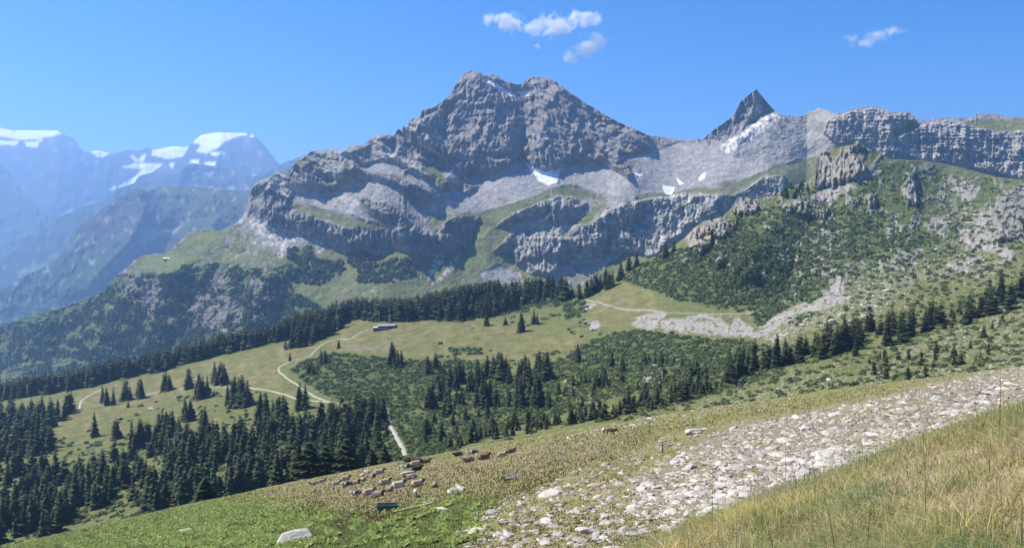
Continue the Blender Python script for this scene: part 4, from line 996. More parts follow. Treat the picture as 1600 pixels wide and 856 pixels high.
add_zone([(1080, 420), (1150, 350), (1250, 310), (1300, 330), (1290, 440), (1150, 460)], 26, 6, 12, 39, 'little dark spruce on the flank of the green knoll', 'little spruces on the knoll flank')
add_zone([(1210, 305), (1225, 300), (1262, 284), (1265, 300), (1240, 312)], 24, 9, 15, 40, 'dark spruce in the grove behind the knoll rocks', 'spruces of the grove behind the knoll rocks')
add_zone([(1075, 378), (1090, 356), (1160, 312), (1180, 316), (1150, 350), (1100, 380)], 14, 7, 12, 41, 'little spruce on the knoll skyline', 'little spruces on the knoll skyline')

# near spruces that rise from behind the edge of the cattle pasture
near = [(432, 706, 752, 'ragged near spruce at the left end of the dark clump behind the pasture edge'), (465, 690, 748, 'broad near spruce second from the left in the dark clump behind the pasture edge'), (482, 683, 745, 'tallest near spruce in the dark clump behind the pasture edge'), (508, 690, 742, 'near spruce in the middle of the dark clump behind the pasture edge'),
        (540, 678, 738, 'dense tall spruce in the right half of the dark clump behind the pasture edge'), (553, 692, 736, 'near spruce close beside the dense tall one'), (523, 700, 742, 'shorter spruce between the two tallest of the near clump'), (581, 697, 730, 'short near spruce left of the forest road end'), (600, 690, 727, 'bright edged near spruce just left of the forest road end'), (320, 739, 790, 'solitary bushy spruce standing at the edge of the lush green slope'), (626, 712, 728, 'loose pale young larch right of the forest road end')]
for (x, yt, yb, lab) in near:
    Dn = 292.0 if x != 320 else 250.0
    u, t = ray(x, yt)
    zt = float(t) * Dn
    zb = float(fg_far(np.array(float(u) * Dn), np.array(Dn))) - 1.2
    spruce((float(u) * Dn, Dn, zb), zt - zb, 'big', lab, None, wid=1.65 if x != 320 else 2.4)

TP = np.array([t[0] for t in trees]); TH = np.array([t[1] for t in trees])
size = TH / TP[:, 1]
tx, ty = project(TP[:, 0], TP[:, 1], TP[:, 2])
vis = (tx > 2) & (tx < 1598)
score = size * vis
labelled = np.array([t[3] is None or str(t[3]).startswith('spruces: ') for t in trees])
score = score + labelled * vis * 1.0
order = np.argsort(-score)
NIND = 286
ind = set(order[:NIND].tolist())
for i in range(len(trees)):
    if i in ind:
        p, H, lab, grp = trees[i]
        spruce(tuple(p), H, 'mid', lab, grp, wid=random.uniform(0.95, 1.25))
rest = np.array([i for i in range(len(trees)) if i not in ind])
tints = np.ones((len(rest), 3)) * (0.85 + 0.3 * rng.random((len(rest), 1)))
scatter_stuff('spruce_forest', CROWNS['small'], TP[rest], TH[rest] * 1.15, mat_needles, zscale=TH[rest], tint=tints, label='dark spruce forest spread over the lower slopes and rims')
# lower mountain forest far below on the massif flank
fx, fy = rand_in([(-120, 690), (-120, 548), (0, 514), (60, 505), (110, 492), (165, 462), (180, 435), (200, 430), (260, 430), (300, 410), (350, 415), (400, 420), (430, 440), (500, 480), (520, 500), (350, 560), (200, 600), (60, 640)], 15000, 51)
k = fbm(fx / 20, fy / 14, 4, 52) > -0.02 + 0.35 * sstep(440, 400, fy)
for p in meadow: k &= ~in_poly(fx, fy, p)
for p in rockface: k &= ~(in_poly(fx, fy, p) & (rng.random(len(fx)) < 0.85))
fx, fy = fx[k], fy[k]
f2x, f2y = np.concatenate([np.stack(rand_in(p, 500, 60 + i), 1) for i, p in enumerate(wood[:2] + [[(560, 420), (640, 400), (650, 430), (600, 445), (560, 440)], [(430, 440), (480, 400), (540, 420), (500, 445)]])]).T
k2 = fbm(f2x / 14, f2y / 8, 3, 55) > -0.05
fx = np.r_[fx, f2x[k2]]; fy = np.r_[fy, f2y[k2]]
P = massif.sample(fx, fy)
PUF = [puff(80 + i, 16, (0.105, 0.13, 0.06), 0.45) for i in range(5)]
hh = rng.uniform(2.5, 6.5, len(fx))
scatter_stuff('mountain_forest', PUF, P, hh, mat_alder, zscale=hh * 1.5, label='mixed forest covering the steep flank above the valley')

# ================================================================== ALDER SCRUB
PUFA = [puff(100 + i, 34, (0.12, 0.15, 0.06), 0.30) for i in range(6)]
AX, AY = [], []
for i, p in enumerate(alder):
    area = 0.5 * abs(sum(p[j][0] * p[(j + 1) % len(p)][1] - p[(j + 1) % len(p)][0] * p[j][1] for j in range(len(p))))
    n = int(area / 11)
    x, y = rand_in(p, n, 400 + i)
    k = fbm(x / 16, y / 8, 3, 410 + i) > (-0.30 if i != 5 else -0.02)
    AX.append(x[k]); AY.append(y[k])
x, y = rand_in([(150, 640), (420, 590), (450, 640), (640, 650), (700, 500), (900, 490), (1000, 500), (1300, 590), (1600, 480), (1600, 580), (1200, 640), (640, 740), (300, 790), (100, 840), (60, 700)], 5200, 430)
k = (fbm(x / 22, y / 10, 3, 431) > 0.12)
for mp in meadow2: k &= ~(in_poly(x, y, mp) & (rng.random(len(x)) < 0.84))
AX.append(x[k]); AY.append(y[k])
x, y = rand_in([(-100, 700), (60, 690), (200, 690), (420, 660), (600, 650), (600, 740), (430, 760), (280, 800), (100, 850), (-100, 900)], 2300, 435)
k = fbm(x / 26, y / 12, 3, 436) > -0.1
AX.append(x[k]); AY.append(y[k])
x, y = rand_in([(1040, 400), (1150, 340), (1280, 290), (1400, 255), (1600, 285), (1600, 460), (1300, 520), (1100, 480)], 4200, 440)
k = (fbm(x / 14, y / 7, 3, 441) > -0.02)
AX.append(x[k]); AY.append(y[k])
x, y = rand_in([(1000, 640), (1150, 560), (1300, 520), (1600, 450), (1700, 450), (1700, 590), (1400, 615), (1200, 640), (1000, 680)], 3000, 450)
k = (fbm(x / 16, y / 6, 3, 451) > 0.04)
AX.append(x[k]); AY.append(y[k])
AX = np.concatenate(AX); AY = np.concatenate(AY)
k = np.ones(len(AX), bool)
for rd in (ROAD1, ROAD2, ROAD3):
    d, _, _ = line_sd(AX, AY, rd); k &= d > 5
for sp in ascree[:2]: k &= ~(in_poly(AX, AY, sp) & (rng.random(len(AX)) < 0.96))
AX, AY = AX[k], AY[k]
P = at_alp(AX, AY)
sc_ = rng.uniform(1.0, 2.6, len(AX)) * np.clip(P[:, 1] / 700, 0.7, 1.3)
P[:, 2] -= 0.2
scatter_stuff('alder_scrub', PUFA, P, sc_, mat_alder, zscale=sc_ * 1.05, label='green alder scrub covering the bowl and the knoll')

# ================================================================== ROCKS
def rock_arrays(seed, sub=2, flat=0.55, elong=1.4):
    import bmesh
    bm = bmesh.new(); bmesh.ops.create_icosphere(bm, subdivisions=sub, radius=1)
    V = np.array([v.co[:] for v in bm.verts]); Fc = np.array([[v.index for v in f.verts] for f in bm.faces]); bm.free()
    r = np.random.default_rng(seed)
    # chop with random planes for flat facets
    for k in range(9):
        nrm = r.normal(size=3); nrm /= np.linalg.norm(nrm); dd = r.uniform(0.5, 0.85)
        s = V @ nrm
        V = np.where((s > dd)[:, None], V - (s - dd)[:, None] * nrm[None], V)
    V = V + 0.05 * r.normal(size=V.shape)
    V *= np.array((elong * r.uniform(0.8, 1.2), 1.0, flat * r.uniform(0.7, 1.3)))
    a = r.uniform(0, 0.25); c, s = math.cos(a), math.sin(a)
    V = V @ np.array([[c, 0, s], [0, 1, 0], [-s, 0, c]])
    return V, Fc
ROCKS = [rock_arrays(700 + i, 2, 0.5 + 0.06 * (i % 4), 1.1 + 0.2 * (i % 4)) for i in range(10)]
ROCKS_S = [(v, f, np.ones((len(v), 3)) * np.array((0.41, 0.36, 0.295))) for v, f in [rock_arrays(750 + i, 1, 0.55, 1.2 + .2 * (i % 3)) for i in range(8)]]
mat_rock = plain_mat('weathered_limestone', (0.42, 0.385, 0.335), 2.5, 0.28, 0.9, 0.1, 0.05, 0.28)
mat_rock_s = attr_mat('weathered_limestone_rubble', 0.9, 0.1, 3.0, 0.3)
rock_me = [mesh_np('boulder', v, f, None, mat_rock, False) for v, f in ROCKS]
def boulder(pos, size, label, group=None, rot=None, scl=(1, 1, 1), me=None, tiltx=0.0, tilty=0.0):
    o = bpy.data.objects.new('boulder', me or random.choice(rock_me)); COL.objects.link(o)
    o.location = pos; o.scale = (size * scl[0], size * scl[1], size * scl[2]); o.rotation_euler = (tiltx, tilty, random.random() * 6.28 if rot is None else rot)
    o['label'] = label; o['category'] = 'rock'
    if group: o['group'] = group
    return o

# scattered stones of the hillside
def stones(poly, n, seed, thr=None, wfreq=18, ragged=False):
    x, y = rand_in(poly, n, seed)
    if thr is not None:
        k = fbm(x / wfreq, y / (wfreq * 0.6), 3, seed + 3) > thr
        x, y = x[k], y[k]
    if ragged:
        k = fbm(x / 30, y / 14, 3, seed + 9) > -0.55 + 0.55 * sstep(1300, 980, x)
        x, y = x[k], y[k]
    P, ok = fg_hit(x, y)
    return P[ok]
dense_poly = [(980, 800), (1000, 745), (1080, 700), (1130, 672), (1250, 647), (1380, 621), (1480, 597), (1560, 578), (1640, 562), (1700, 560), (1700, 640), (1600, 640), (1480, 665), (1380, 710), (1250, 765), (1100, 830)]
loose_poly = [(690, 900), (700, 845), (740, 800), (800, 775), (860, 755), (900, 735), (960, 720), (1010, 692), (1080, 672), (1180, 655), (1200, 700), (1150, 790), (1050, 860), (1000, 900)]
S = [stones(dense_poly, 21000, 800, -0.10, 13, True), stones(loose_poly, 9500, 801, 0.05, 15), stones([(250, 860), (380, 800), (640, 720), (900, 670), (1200, 615), (1300, 620), (1000, 700), (700, 860)], 1300, 802, 0.05, 30),
     stones([(880, 680), (1050, 645), (1230, 610), (1240, 625), (1000, 668), (890, 690)], 420, 803), stones([(700, 700), (1000, 645), (1100, 640), (1000, 720), (760, 740)], 420, 804, 0.0)]
ang_ = [0.0042, 0.0046, 0.0030, 0.0048, 0.0030]
SP = np.concatenate(S); SA = np.concatenate([np.full(len(s), a) for s, a in zip(S, ang_)])
SS = SP[:, 1] * SA * 0.62 * np.exp(rng.normal(-0.1, 0.48, len(SP)))
# stones sizes are real: they do not shrink with distance, so blend towards a constant size
SS = 0.5 * SS + 0.5 * 0.20 * np.exp(rng.normal(-0.15, 0.6, len(SP))) * (SA / 0.0042)
SS *= np.concatenate([np.full(len(q), f) for q, f in zip(S, (0.9, 0.78, 0.75, 0.8, 0.8))])
kk = rng.random(len(SP)) < 0.9
SP, SS = SP[kk], SS[kk]
big = np.argsort(-(SS / SP[:, 1]) * (np.abs(project(SP[:, 0], SP[:, 1], SP[:, 2])[0] - 800) < 790))
nb = 262
for j in big[:nb]:
    p = SP[j]
    u = project(*p)[0]
    zone = ('pale angular boulder lying in the dense field of stones on the right hillside', 'boulders of the dense stone field') if in_poly(np.array([u]), np.array([project(*p)[1]]), dense_poly)[0] else ('pale weathered boulder among loose stones and grass in the middle of the hillside', 'boulders of the loose stone field')
    boulder((p[0], p[1], p[2] + SS[j] * 0.05), SS[j] * 1.25, *zone)
sm = big[nb:]
tint = np.ones((len(sm), 3)) * (0.5 + 0.7 * rng.random((len(sm), 1)))
w_ = rng.random(len(sm)) < 0.16
tint[w_] *= np.array((1.0, 0.90, 0.78))
P = SP[sm].copy(); P[:, 2] += SS[sm] * 0.12
scatter_stuff('stone_rubble', ROCKS_S, P, SS[sm], mat_rock_s, tint=tint, label='pale limestone rubble strewn over the hillside')
# boulders of the middle distance
MB = []
for i, (p, n, th) in enumerate([(blockf[0], 2400, 0.06), (blockf[1], 2600, 0.08), (blockf[2], 500, 0.1), (ascree[0], 600, None), ([(860, 600), (1000, 560), (1200, 560), (1150, 620), (900, 650)], 120, None), ([(1290, 470), (1330, 440), (1400, 440), (1420, 480), (1340, 500), (1250, 520), (1180, 545), (1190, 530)], 1300, None), ([(160, 640), (400, 605), (330, 690), (200, 700)], 60, None), ([(200, 800), (330, 760), (330, 790), (230, 815)], 60, None), ([(1130, 640), (1250, 590), (1320, 590), (1200, 640)], 300, 0.0)]):
    x, y = rand_in(p, n, 850 + i)
    if th is not None:
        k = fbm(x / 20, y / 9, 3, 860 + i) > th; x, y = x[k], y[k]
    MB.append(np.stack([x, y], 1))
MB = np.concatenate(MB); P = at_alp(MB[:, 0], MB[:, 1])
ms = 0.55 * np.exp(rng.normal(0, 0.6, len(P))) * np.clip(P[:, 1] / 700, 0.6, 1.4)
tint = np.ones((len(P), 3)) * (0.8 + 0.4 * rng.random((len(P), 1)))
scatter_stuff('scattered_rocks', ROCKS_S, P, ms, mat_rock_s, tint=tint, label='pale rocks strewn over the scrubby bowl and knoll')
# notable single boulders: x, y, width in px, ratios, label
notable = [(458, 838, 52, (1.15, 1.0, 1.05), 0.5, 'large flat topped pale boulder lying in the lush green leaves'), (637, 737, 19, (1.2, .8, .8), 0.5, 'big whitish boulder beside the resting cattle under the black ones'), (705, 765, 18, (1, .7, .7), 1.0, 'left slab of the split grey boulder pair on the bare soil'), (719, 762, 22, (1, .8, .7), 2.0, 'right slab of the split grey boulder pair on the bare soil'),
 (797, 747, 14, (1, .8, .8), 0.3, 'dark grey boulder standing alone on the brown pasture'), (290, 827, 20, (1.1, .7, .5), 0.2, 'pale flat stone lying highest in the lush green slope'), (255, 836, 26, (1.4, .5, .4), 0.4, 'long dark slab tilted in the lush green slope'), (741, 722, 8, (1, .8, .7), 0, 'small white stone between the two red brown cows'), (1083, 674, 26, (1.0, .9, .95), 0.3, 'grey wedge shaped boulder rising from the dry grass'),
 (1096, 672, 10, (1, .8, .7), 0.3, 'dark stone leaning by the grey wedge shaped boulder'), (1460, 599, 24, (1.3, .8, .5), 0.2, 'wide flat tan boulder on the rim of the stone field'), (1548, 613, 26, (1.2, .9, .75), 2.2, 'large bluish grey boulder near the top of the stone field'), (1498, 620, 20, (1.3, .8, .5), 0.6, 'brown slab in the upper stone field'), (934, 775, 18, (1.2, .7, .8), .9, 'bright white boulder with a leaning face in the middle stones'),
 (930, 757, 20, (1.1, .9, .8), .4, 'reddish boulder above the bright white leaning one'), (768, 800, 16, (1.2, .7, .6), .9, 'striped white boulder at the left end of the stones'), (795, 812, 24, (1.8, .6, .4), .3, 'low pale slab casting a dark shadow at the left of the stones'), (1038, 757, 26, (1.7, .7, .5), .35, 'long smooth pale boulder left of its twin'), (1064, 756, 22, (1.3, .8, .6), .3, 'long smooth pale boulder right of its twin'), (1202, 700, 24, (1.2, .8, .7), .3, 'pale grey boulder in the centre of the stone field'),
 (1290, 690, 20, (1.2, .8, .6), .3, 'white boulder right of the field centre'), (1270, 720, 24, (1.4, .8, .5), .5, 'broad cream slab low in the dense stone field'), (925, 792, 15, (1, .8, .9), .5, 'dark grey stone under the bright leaning boulder'), (1035, 793, 32, (2.2, .5, .35), .55, 'long narrow slab pointing uphill at the lower stones'), (820, 845, 26, (1.8, .7, .4), .4, 'pale slab at the bottom edge of the loose stones'), (958, 852, 26, (1.6, .7, .4), .1, 'broad flat slab sunk in the grass at the bottom of the stones'),
 (557, 770, 9, (1, .8, .7), 0, 'small white stone left of the resting cattle rows'), (566, 762, 10, (1.4, .8, .5), .4, 'whitish flat stone just below the cattle group'), (519, 768, 7, (.8, .8, 1), 0, 'little white stone below the leftmost cattle'), (677, 777, 14, (1.5, .8, .5), .4, 'flat pale stone right of the green trough'), (665, 784, 9, (1, .8, .6), 0, 'small round stone right of the green trough'), (584, 792, 7, (1, .9, .9), 0, 'pale stone at the left end of the green trough'),
 (908, 692, 9, (1.2, .8, .7), 0, 'reddish stone on the pasture left of the standing brown cow'), (864, 692, 8, (1, .9, .8), 0, 'dark block at the pasture edge'), (876, 717, 16, (1.3, .7, .5), .2, 'grey slab pair on the pasture left of the wedge boulder'), (863, 640, 0, (1, 1, 1), 0, '')]
for (x, y, w, scl, rot, lab) in notable:
    if not w: continue
    P, ok = fg_hit(x, y + w * 0.12)
    p = P[0]; s = w / F * p[1] / 2 / max(scl[0], 1)
    o = boulder((p[0], p[1], p[2] + s * scl[2] * 0.25), s * 0.95, lab, None, rot, scl)
mat_rock_dark = plain_mat('dark_limestone', (0.2, 0.195, 0.19), 2.5, 0.28, 0.9, 0.1, 0.05)
mat_rock_tan = plain_mat('tan_limestone', (0.40, 0.29, 0.22), 2.5, 0.28, 0.9, 0.1, 0.05)
dm = [m.copy() for m in rock_me[:3]]; tm = [m.copy() for m in rock_me[3:6]]
for m in dm: m.materials[0] = mat_rock_dark
for m in tm: m.materials[0] = mat_rock_tan
for o in list(COL.objects):
    l = o.get('label', '')
    if o.name.startswith('boulder') and not o.get('group'):
        if l.startswith(('dark', 'grey slab pair')): o.data = random.choice(dm)
        elif l.startswith(('reddish', 'brown', 'wide flat tan')): o.data = random.choice(tm)

# ================================================================== GRASS AND LEAVES
def blades(pos, hgt, wid, colr, seed, lean=0.35, segs=3, flop=None):
    """tapered curved blades as strips"""
    n = len(pos); r = np.random.default_rng(seed)
    az = r.random(n) * 2 * np.pi; la = r.random(n) * 2 * np.pi
    ln = np.abs(r.normal(0, lean, n)) if flop is None else flop
    wx, wy = np.cos(az) * wid / 2, np.sin(az) * wid / 2
    rows = []
    for k in range(segs + 1):
        f = k / segs
        z = hgt * f * (1 - 0.35 * ln * f)
        ox = np.cos(la) * hgt * ln * f * f; oy = np.sin(la) * hgt * ln * f * f
        tw = (1 - f) ** 0.7 if k < segs else 0.08
        c = np.stack([pos[:, 0] + ox, pos[:, 1] + oy, pos[:, 2] + z], 1)
        w = np.stack([wx * tw, wy * tw, 0 * wx], 1)
        rows += [c - w, c + w]
    V = np.stack(rows, 1).reshape(-1, 3)
    m = 2 * (segs + 1)
    base = np.arange(n)[:, None] * m
    Q = np.concatenate([base + np.array([2 * k, 2 * k + 1, 2 * k + 3, 2 * k + 2]) for k in range(segs)], 0)
    return V, Q, np.repeat(colr, m, 0)
mat_grass = attr_mat('grass_blades', 0.7, 0.25, 3.0, 0.2, 0.5)
def palette(n, seed, cols, p):
    r = np.random.default_rng(seed)
    c = np.array(cols)[r.choice(len(cols), n, p=p)]
    return c * (0.75 + 0.5 * r.random((n, 1)))
# near bank: tussocks
r = np.random.default_rng(900)
NT = 10300
ty_ = 2.6 * np.exp(r.random(NT) * math.log(32 / 2.6)) ; tu = r.uniform(-0.15, 1.1, NT)
tX = tu * ty_; tY = ty_
_ex = 3000
tX = np.r_[tX, r.uniform(-5, 15, _ex)]; tY = np.r_[tY, r.uniform(-6, 3.2, _ex)]
_sd = (tY > 2.6) | (np.hypot(tX, tY) > 1.4)
tX, tY = tX[_sd], tY[_sd]
keep = (fg_near(tX, tY) > fg_far(tX, tY) - 1.5)
tX, tY = tX[keep], tY[keep]
tpx, tpy = project(tX, np.maximum(tY, 0.5), fg_h(tX, tY))
tpx = np.where(tY < 1.5, -9999.0, tpx)
g = fbm(tX / 1.3, tY / 1.3, 3, 905)
isbare = (poly_sd(tpx + 26 * g, tpy + 14 * g, [(1340, 750), (1400, 712), (1500, 692), (1600, 705), (1760, 710), (1760, 870), (1600, 870), (1470, 835), (1390, 800)]) < 4) & (r.random(len(tX)) < 0.86)
keep = (~isbare) & ((g > -0.30) | (r.random(len(tX)) < 0.35))
tX, tY, g = tX[keep], tY[keep], g[keep]
per = 34
cl = fbm(tX / 0.55, tY / 0.55, 3, 940)
keep = cl > -0.22
tX, tY, g, cl = tX[keep], tY[keep], g[keep], cl[keep]
bx = np.repeat(tX, per) + r.normal(0, 0.075, len(tX) * per) * (1 + 0.02 * np.maximum(np.repeat(tY, per), 0)); by = np.repeat(tY, per) + r.normal(0, 0.075, len(tX) * per) * (1 + 0.02 * np.maximum(np.repeat(tY, per), 0))
bz = fg_h(bx, by) - 0.01
hb = np.repeat(0.05 + 0.09 * r.random(len(tX)) + 0.15 * np.clip(cl, 0, 1) + 0.20 * np.clip(g - 0.1, 0, 1), per) * (0.5 + 0.8 * r.random(len(bx)))
wb = 0.0035 + 0.0009 * np.maximum(by, 0)
tone = np.repeat(palette(len(tX), 906, [(0.36, 0.39, 0.12), (0.47, 0.45, 0.18), (0.57, 0.49, 0.26), (0.22, 0.28, 0.08)], [.27, .37, .25, .11]), per, 0) * (0.6 + 0.8 * r.random((len(bx), 1))) * np.repeat(np.array((1, 1, 1))[None] + np.clip(fbm(tX / 1.9, tY / 1.9, 3, 941), -.5, .5)[:, None] * np.array((1.1, 0.55, 0.5))[None], per, 0)
V, Q, Cc = blades(np.stack([bx, by, bz], 1), hb, wb, tone, 907, 1.25)
link('grass_tussocks', mesh_np('grass_tussocks', V, Q, Cc, mat_grass, True), kind='stuff', label='long grass tussocks on the near bank')
# flattened dry straw and short turf near
n = 120000
yy_ = 2.6 * np.exp(r.random(n) * math.log(26 / 2.6)); ux = r.uniform(-0.1, 1.1, n)
bx = np.r_[ux * yy_, r.uniform(-5, 15, 30000)]; by = np.r_[yy_, r.uniform(-6, 3.2, 30000)]
kp = fg_near(bx, by) > fg_far(bx, by) - 0.5
bx, by = bx[kp], by[kp]
_qx, _qy = project(bx, np.maximum(by, 0.5), fg_h(bx, by)); _qx = np.where(by < 1.5, -9999.0, _qx)
_bare = sstep(14, -14, poly_sd(_qx + 26 * fbm(bx, by, 3, 942), _qy + 18 * fbm(bx, by, 3, 943), [(1370, 745), (1430, 718), (1500, 708), (1600, 720), (1760, 730), (1760, 860), (1600, 850), (1480, 815), (1410, 785)]))
_pc = palette(len(bx), 908, [(0.55, 0.44, 0.25), (0.42, 0.37, 0.16), (0.26, 0.29, 0.09), (0.62, 0.50, 0.32)], [.32, .28, .25, .15])
_pc = np.where((r.random(len(bx)) < _bare * 0.9)[:, None], np.array((0.52, 0.43, 0.25)) * (0.6 + 0.7 * r.random((len(bx), 1))), _pc)
V, Q, Cc = blades(np.stack([bx, by, fg_h(bx, by) + 0.004], 1), (0.05 + 0.10 * r.random(len(bx))) * (1 - 0.5 * _bare), 0.004 + 0.0009 * np.maximum(by, 0), _pc, 909, 1.3, 2)
link('dry_straw_and_turf', mesh_np('dry_straw_and_turf', V, Q, Cc, mat_grass, True), kind='stuff', label='short dry turf and flattened straw on the near bank')
# seed stalks
n = 520
bx_i = r.choice(len(tX), n); bx = tX[bx_i] + r.normal(0, .15, n); by = tY[bx_i] + r.normal(0, .15, n)
V, Q, Cc = blades(np.stack([bx, by, fg_h(bx, by)], 1), 0.35 + 0.3 * r.random(n), 0.004 + 0.0007 * np.maximum(by, 0), palette(n, 911, [(0.42, 0.36, 0.2), (0.36, 0.33, 0.14)], [.5, .5]), 912, 0.3, 4)
link('seed_stalks', mesh_np('seed_stalks', V, Q, Cc, mat_grass, True), kind='stuff', label='tall dry seed stalks standing above the near grass')
# hillside turf in the middle: tufts seen at 40 to 260 m
n = 170000
px_ = r.uniform(-20, 1620, n); cr = 365 + F * (0.26 - 0.179 * (px_ - 800) / F + 0.0516 * ((px_ - 800) / F) ** 2)
py_ = cr - 8 + (900 - cr) * r.random(n) ** 0.9
P, ok = fg_hit(px_, py_)
P, px_, py_ = P[ok], px_[ok], py_[ok]
lu, di, scm, den = fg_masks(px_, py_, P[:, 0], P[:, 1])
kp = r.random(len(P)) > np.clip(0.38 * di + 0.72 * den + 0.75 * scm * (fbm(px_ / 14, py_ / 8, 3, 915) < 0.1), 0, 0.97)
P, lu, di = P[kp], lu[kp], di[kp]
gg = fbm(P[:, 0] / 6, P[:, 1] / 6, 4, 916)
base = np.where((r.random(len(P)) < 0.5 + 0.5 * gg)[:, None], np.array((0.20, 0.195, 0.07)), np.array((0.27, 0.23, 0.11)))
base = np.where((r.random(len(P)) < lu)[:, None], np.array((0.24, 0.29, 0.09)), base)
base = base * (1 - di[:, None] * np.array((0.12, 0.25, 0.15)))
pt = fbm(P[:, 0] / 11, P[:, 1] / 15, 4, 918)[:, None]
base = base * (1 - 0.45 * sstep(0.0, 0.3, pt) * np.array((0.8, 1, 1))) * (0.65 + 0.7 * r.random((len(P), 1)))
hh = (0.09 + 0.20 * r.random(len(P)) * (1 + gg)) * (1 + P[:, 1] / 300) * (1 - 0.45 * scm[kp])
V, Q, Cc = blades(P, hh, 0.05 + 0.0012 * P[:, 1], base, 917, 0.5, 1)
link('hillside_grass', mesh_np('hillside_grass', V, Q, Cc, mat_grass, True), kind='stuff', label='dry tufted grass covering the cattle hillside')
# lush broad leaves, lower left
n = 85000
px_, py_ = rand_in([(-30, 880), (0, 845), (60, 830), (150, 806), (250, 784), (330, 768), (420, 768), (460, 782), (560, 800), (680, 770), (790, 765), (780, 830), (740, 880)], n, 920)
kp = fbm(px_ / 26, py_ / 12, 3, 921) > np.where(px_ > 480, 0.12, -0.25)
px_, py_ = px_[kp], py_[kp]
P, ok = fg_hit(px_, py_); P = P[ok]; px_ = px_[ok]; py_ = py_[ok]
kp = r.random(len(P)) < fg_masks(px_, py_, P[:, 0], P[:, 1])[0] * 1.15
P = P[kp]
m = len(P)
a = r.random(m) * 2 * np.pi; s = 0.16 + 0.24 * r.random(m); tl = r.uniform(0.1, 0.8, m)
dx = np.stack([np.cos(a), np.sin(a), tl], 1) * s[:, None]; wd = np.stack([-np.sin(a), np.cos(a), 0.3 * r.normal(size=m)], 1) * (s * 0.42)[:, None]
c = P + np.stack([0 * a, 0 * a, 0.06 + 0.2 * r.random(m)], 1)
V, Q = quads_from(c - dx, c - wd + dx * .1, c + dx, c + wd + dx * .1)
col_ = palette(m, 922, [(0.28, 0.36, 0.09), (0.38, 0.44, 0.14), (0.15, 0.21, 0.05)], [.45, .3, .25])
link('broad_leaf_herbs', mesh_np('broad_leaf_herbs', V, Q, np.repeat(col_, 4, 0), mat_grass, False), kind='stuff', label='lush broad leaved herbs carpeting the lower left hillside')
# fireweed flowers
px_, py_ = rand_in([(330, 768), (345, 760), (385, 755), (390, 762), (345, 772)], 420, 930)
P, ok = fg_hit(px_, py_); P = P[ok]; m = len(P)
V, Q, Cc = blades(P, 0.5 + 0.5 * r.random(m), np.full(m, 0.14), palette(m, 931, [(0.42, 0.12, 0.30), (0.12, 0.17, 0.05)], [.5, .5]), 932, 0.2, 2)
link('pink_flowers', mesh_np('pink_flowers', V, Q, Cc, mat_grass, True), kind='stuff', label='pink flowering fireweed along the rim of the hillside')

# ================================================================== CATTLE
def skin_body(name, pts, edges, radii, mat, colfn, levels=2):
    """one continuous body grown over a skeleton"""
    me = bpy.data.meshes.new(name); me.from_pydata(pts, edges, []); me.update()
    o = bpy.data.objects.new(name, me); COL.objects.link(o)
    sk = o.modifiers.new('skin', 'SKIN'); sk.use_smooth_shade = True
    for i, rr in enumerate(radii):
        v = me.skin_vertices[0].data[i]; v.radius = rr if isinstance(rr, tuple) else (rr, rr); v.use_root = (i == 0)
    ss = o.modifiers.new('sub', 'SUBSURF'); ss.levels = levels; ss.render_levels = levels
    dg = bpy.context.evaluated_depsgraph_get(); dg.update()
    out = bpy.data.meshes.new_from_object(o.evaluated_get(dg), depsgraph=dg)
    bpy.data.objects.remove(o)
    out.materials.clear(); out.materials.append(mat)
    n = len(out.vertices); co = np.zeros(n * 3); out.vertices.foreach_get('co', co); co = co.reshape(-1, 3)
    a = out.color_attributes.new('col', 'FLOAT_COLOR', 'POINT'); c = np.ones((n, 4), np.float32); c[:, :3] = colfn(co)
    a.data.foreach_set('color', c.ravel())
    return out
mat_hide = attr_mat('cattle_hide', 0.75, 0.2, 6.0, 0.18)
LIE_P = [(-.15, 0, .50), (-.72, 0, .47), (-.98, 0, .40), (.42, 0, .50), (.74, 0, .62), (.98, .06, .78), (1.14, .12, .80), (1.40, .2, .62),
         (.60, .30, .20), (.92, .30, .12), (.66, .34, .06), (.58, -.30, .20), (.86, -.30, .12), (.62, -.34, .06), (-.60, .40, .30), (-.22, .52, .16), (-.62, .60, .07), (-.60, -.38, .26), (-.20, -.42, .12), (-.58, -.46, .07),
         (1.05, .34, .90), (1.05, -.16, .90), (-1.08, -.06, .22), (-.98, -.2, .06)]
LIE_E = [(0, 1), (1, 2), (0, 3), (3, 4), (4, 5), (5, 6), (6, 7), (3, 8), (8, 9), (9, 10), (3, 11), (11, 12), (12, 13), (1, 14), (14, 15), (15, 16), (1, 17), (17, 18), (18, 19), (5, 20), (5, 21), (2, 22), (22, 23)]
LIE_R = [(.47, .43), (.44, .40), (.24, .22), (.42, .40), (.30, .34), (.22, .24), (.18, .17), (.12, .12), .14, .08, .06, .14, .08, .06, .2, .11, .06, .18, .1, .06, .04, .04, .04, .05]
STA_P = [(-.1, 0, 1.02), (-.70, 0, 1.05), (-.92, 0, 1.0), (.50, 0, 1.02), (.82, 0, 1.08), (1.12, .05, 1.02), (1.26, .08, .95), (1.48, .1, .72),
         (.52, .22, .66), (.54, .22, .36), (.52, .22, .03), (.50, -.22, .66), (.60, -.22, .36), (.60, -.22, .03), (-.68, .24, .70), (-.84, .24, .40), (-.76, .24, .03), (-.66, -.24, .70), (-.72, -.24, .40), (-.62, -.24, .03),
         (1.14, .24, 1.08), (1.14, -.14, 1.08), (-1.04, 0, .7), (-1.02, 0, .35)]
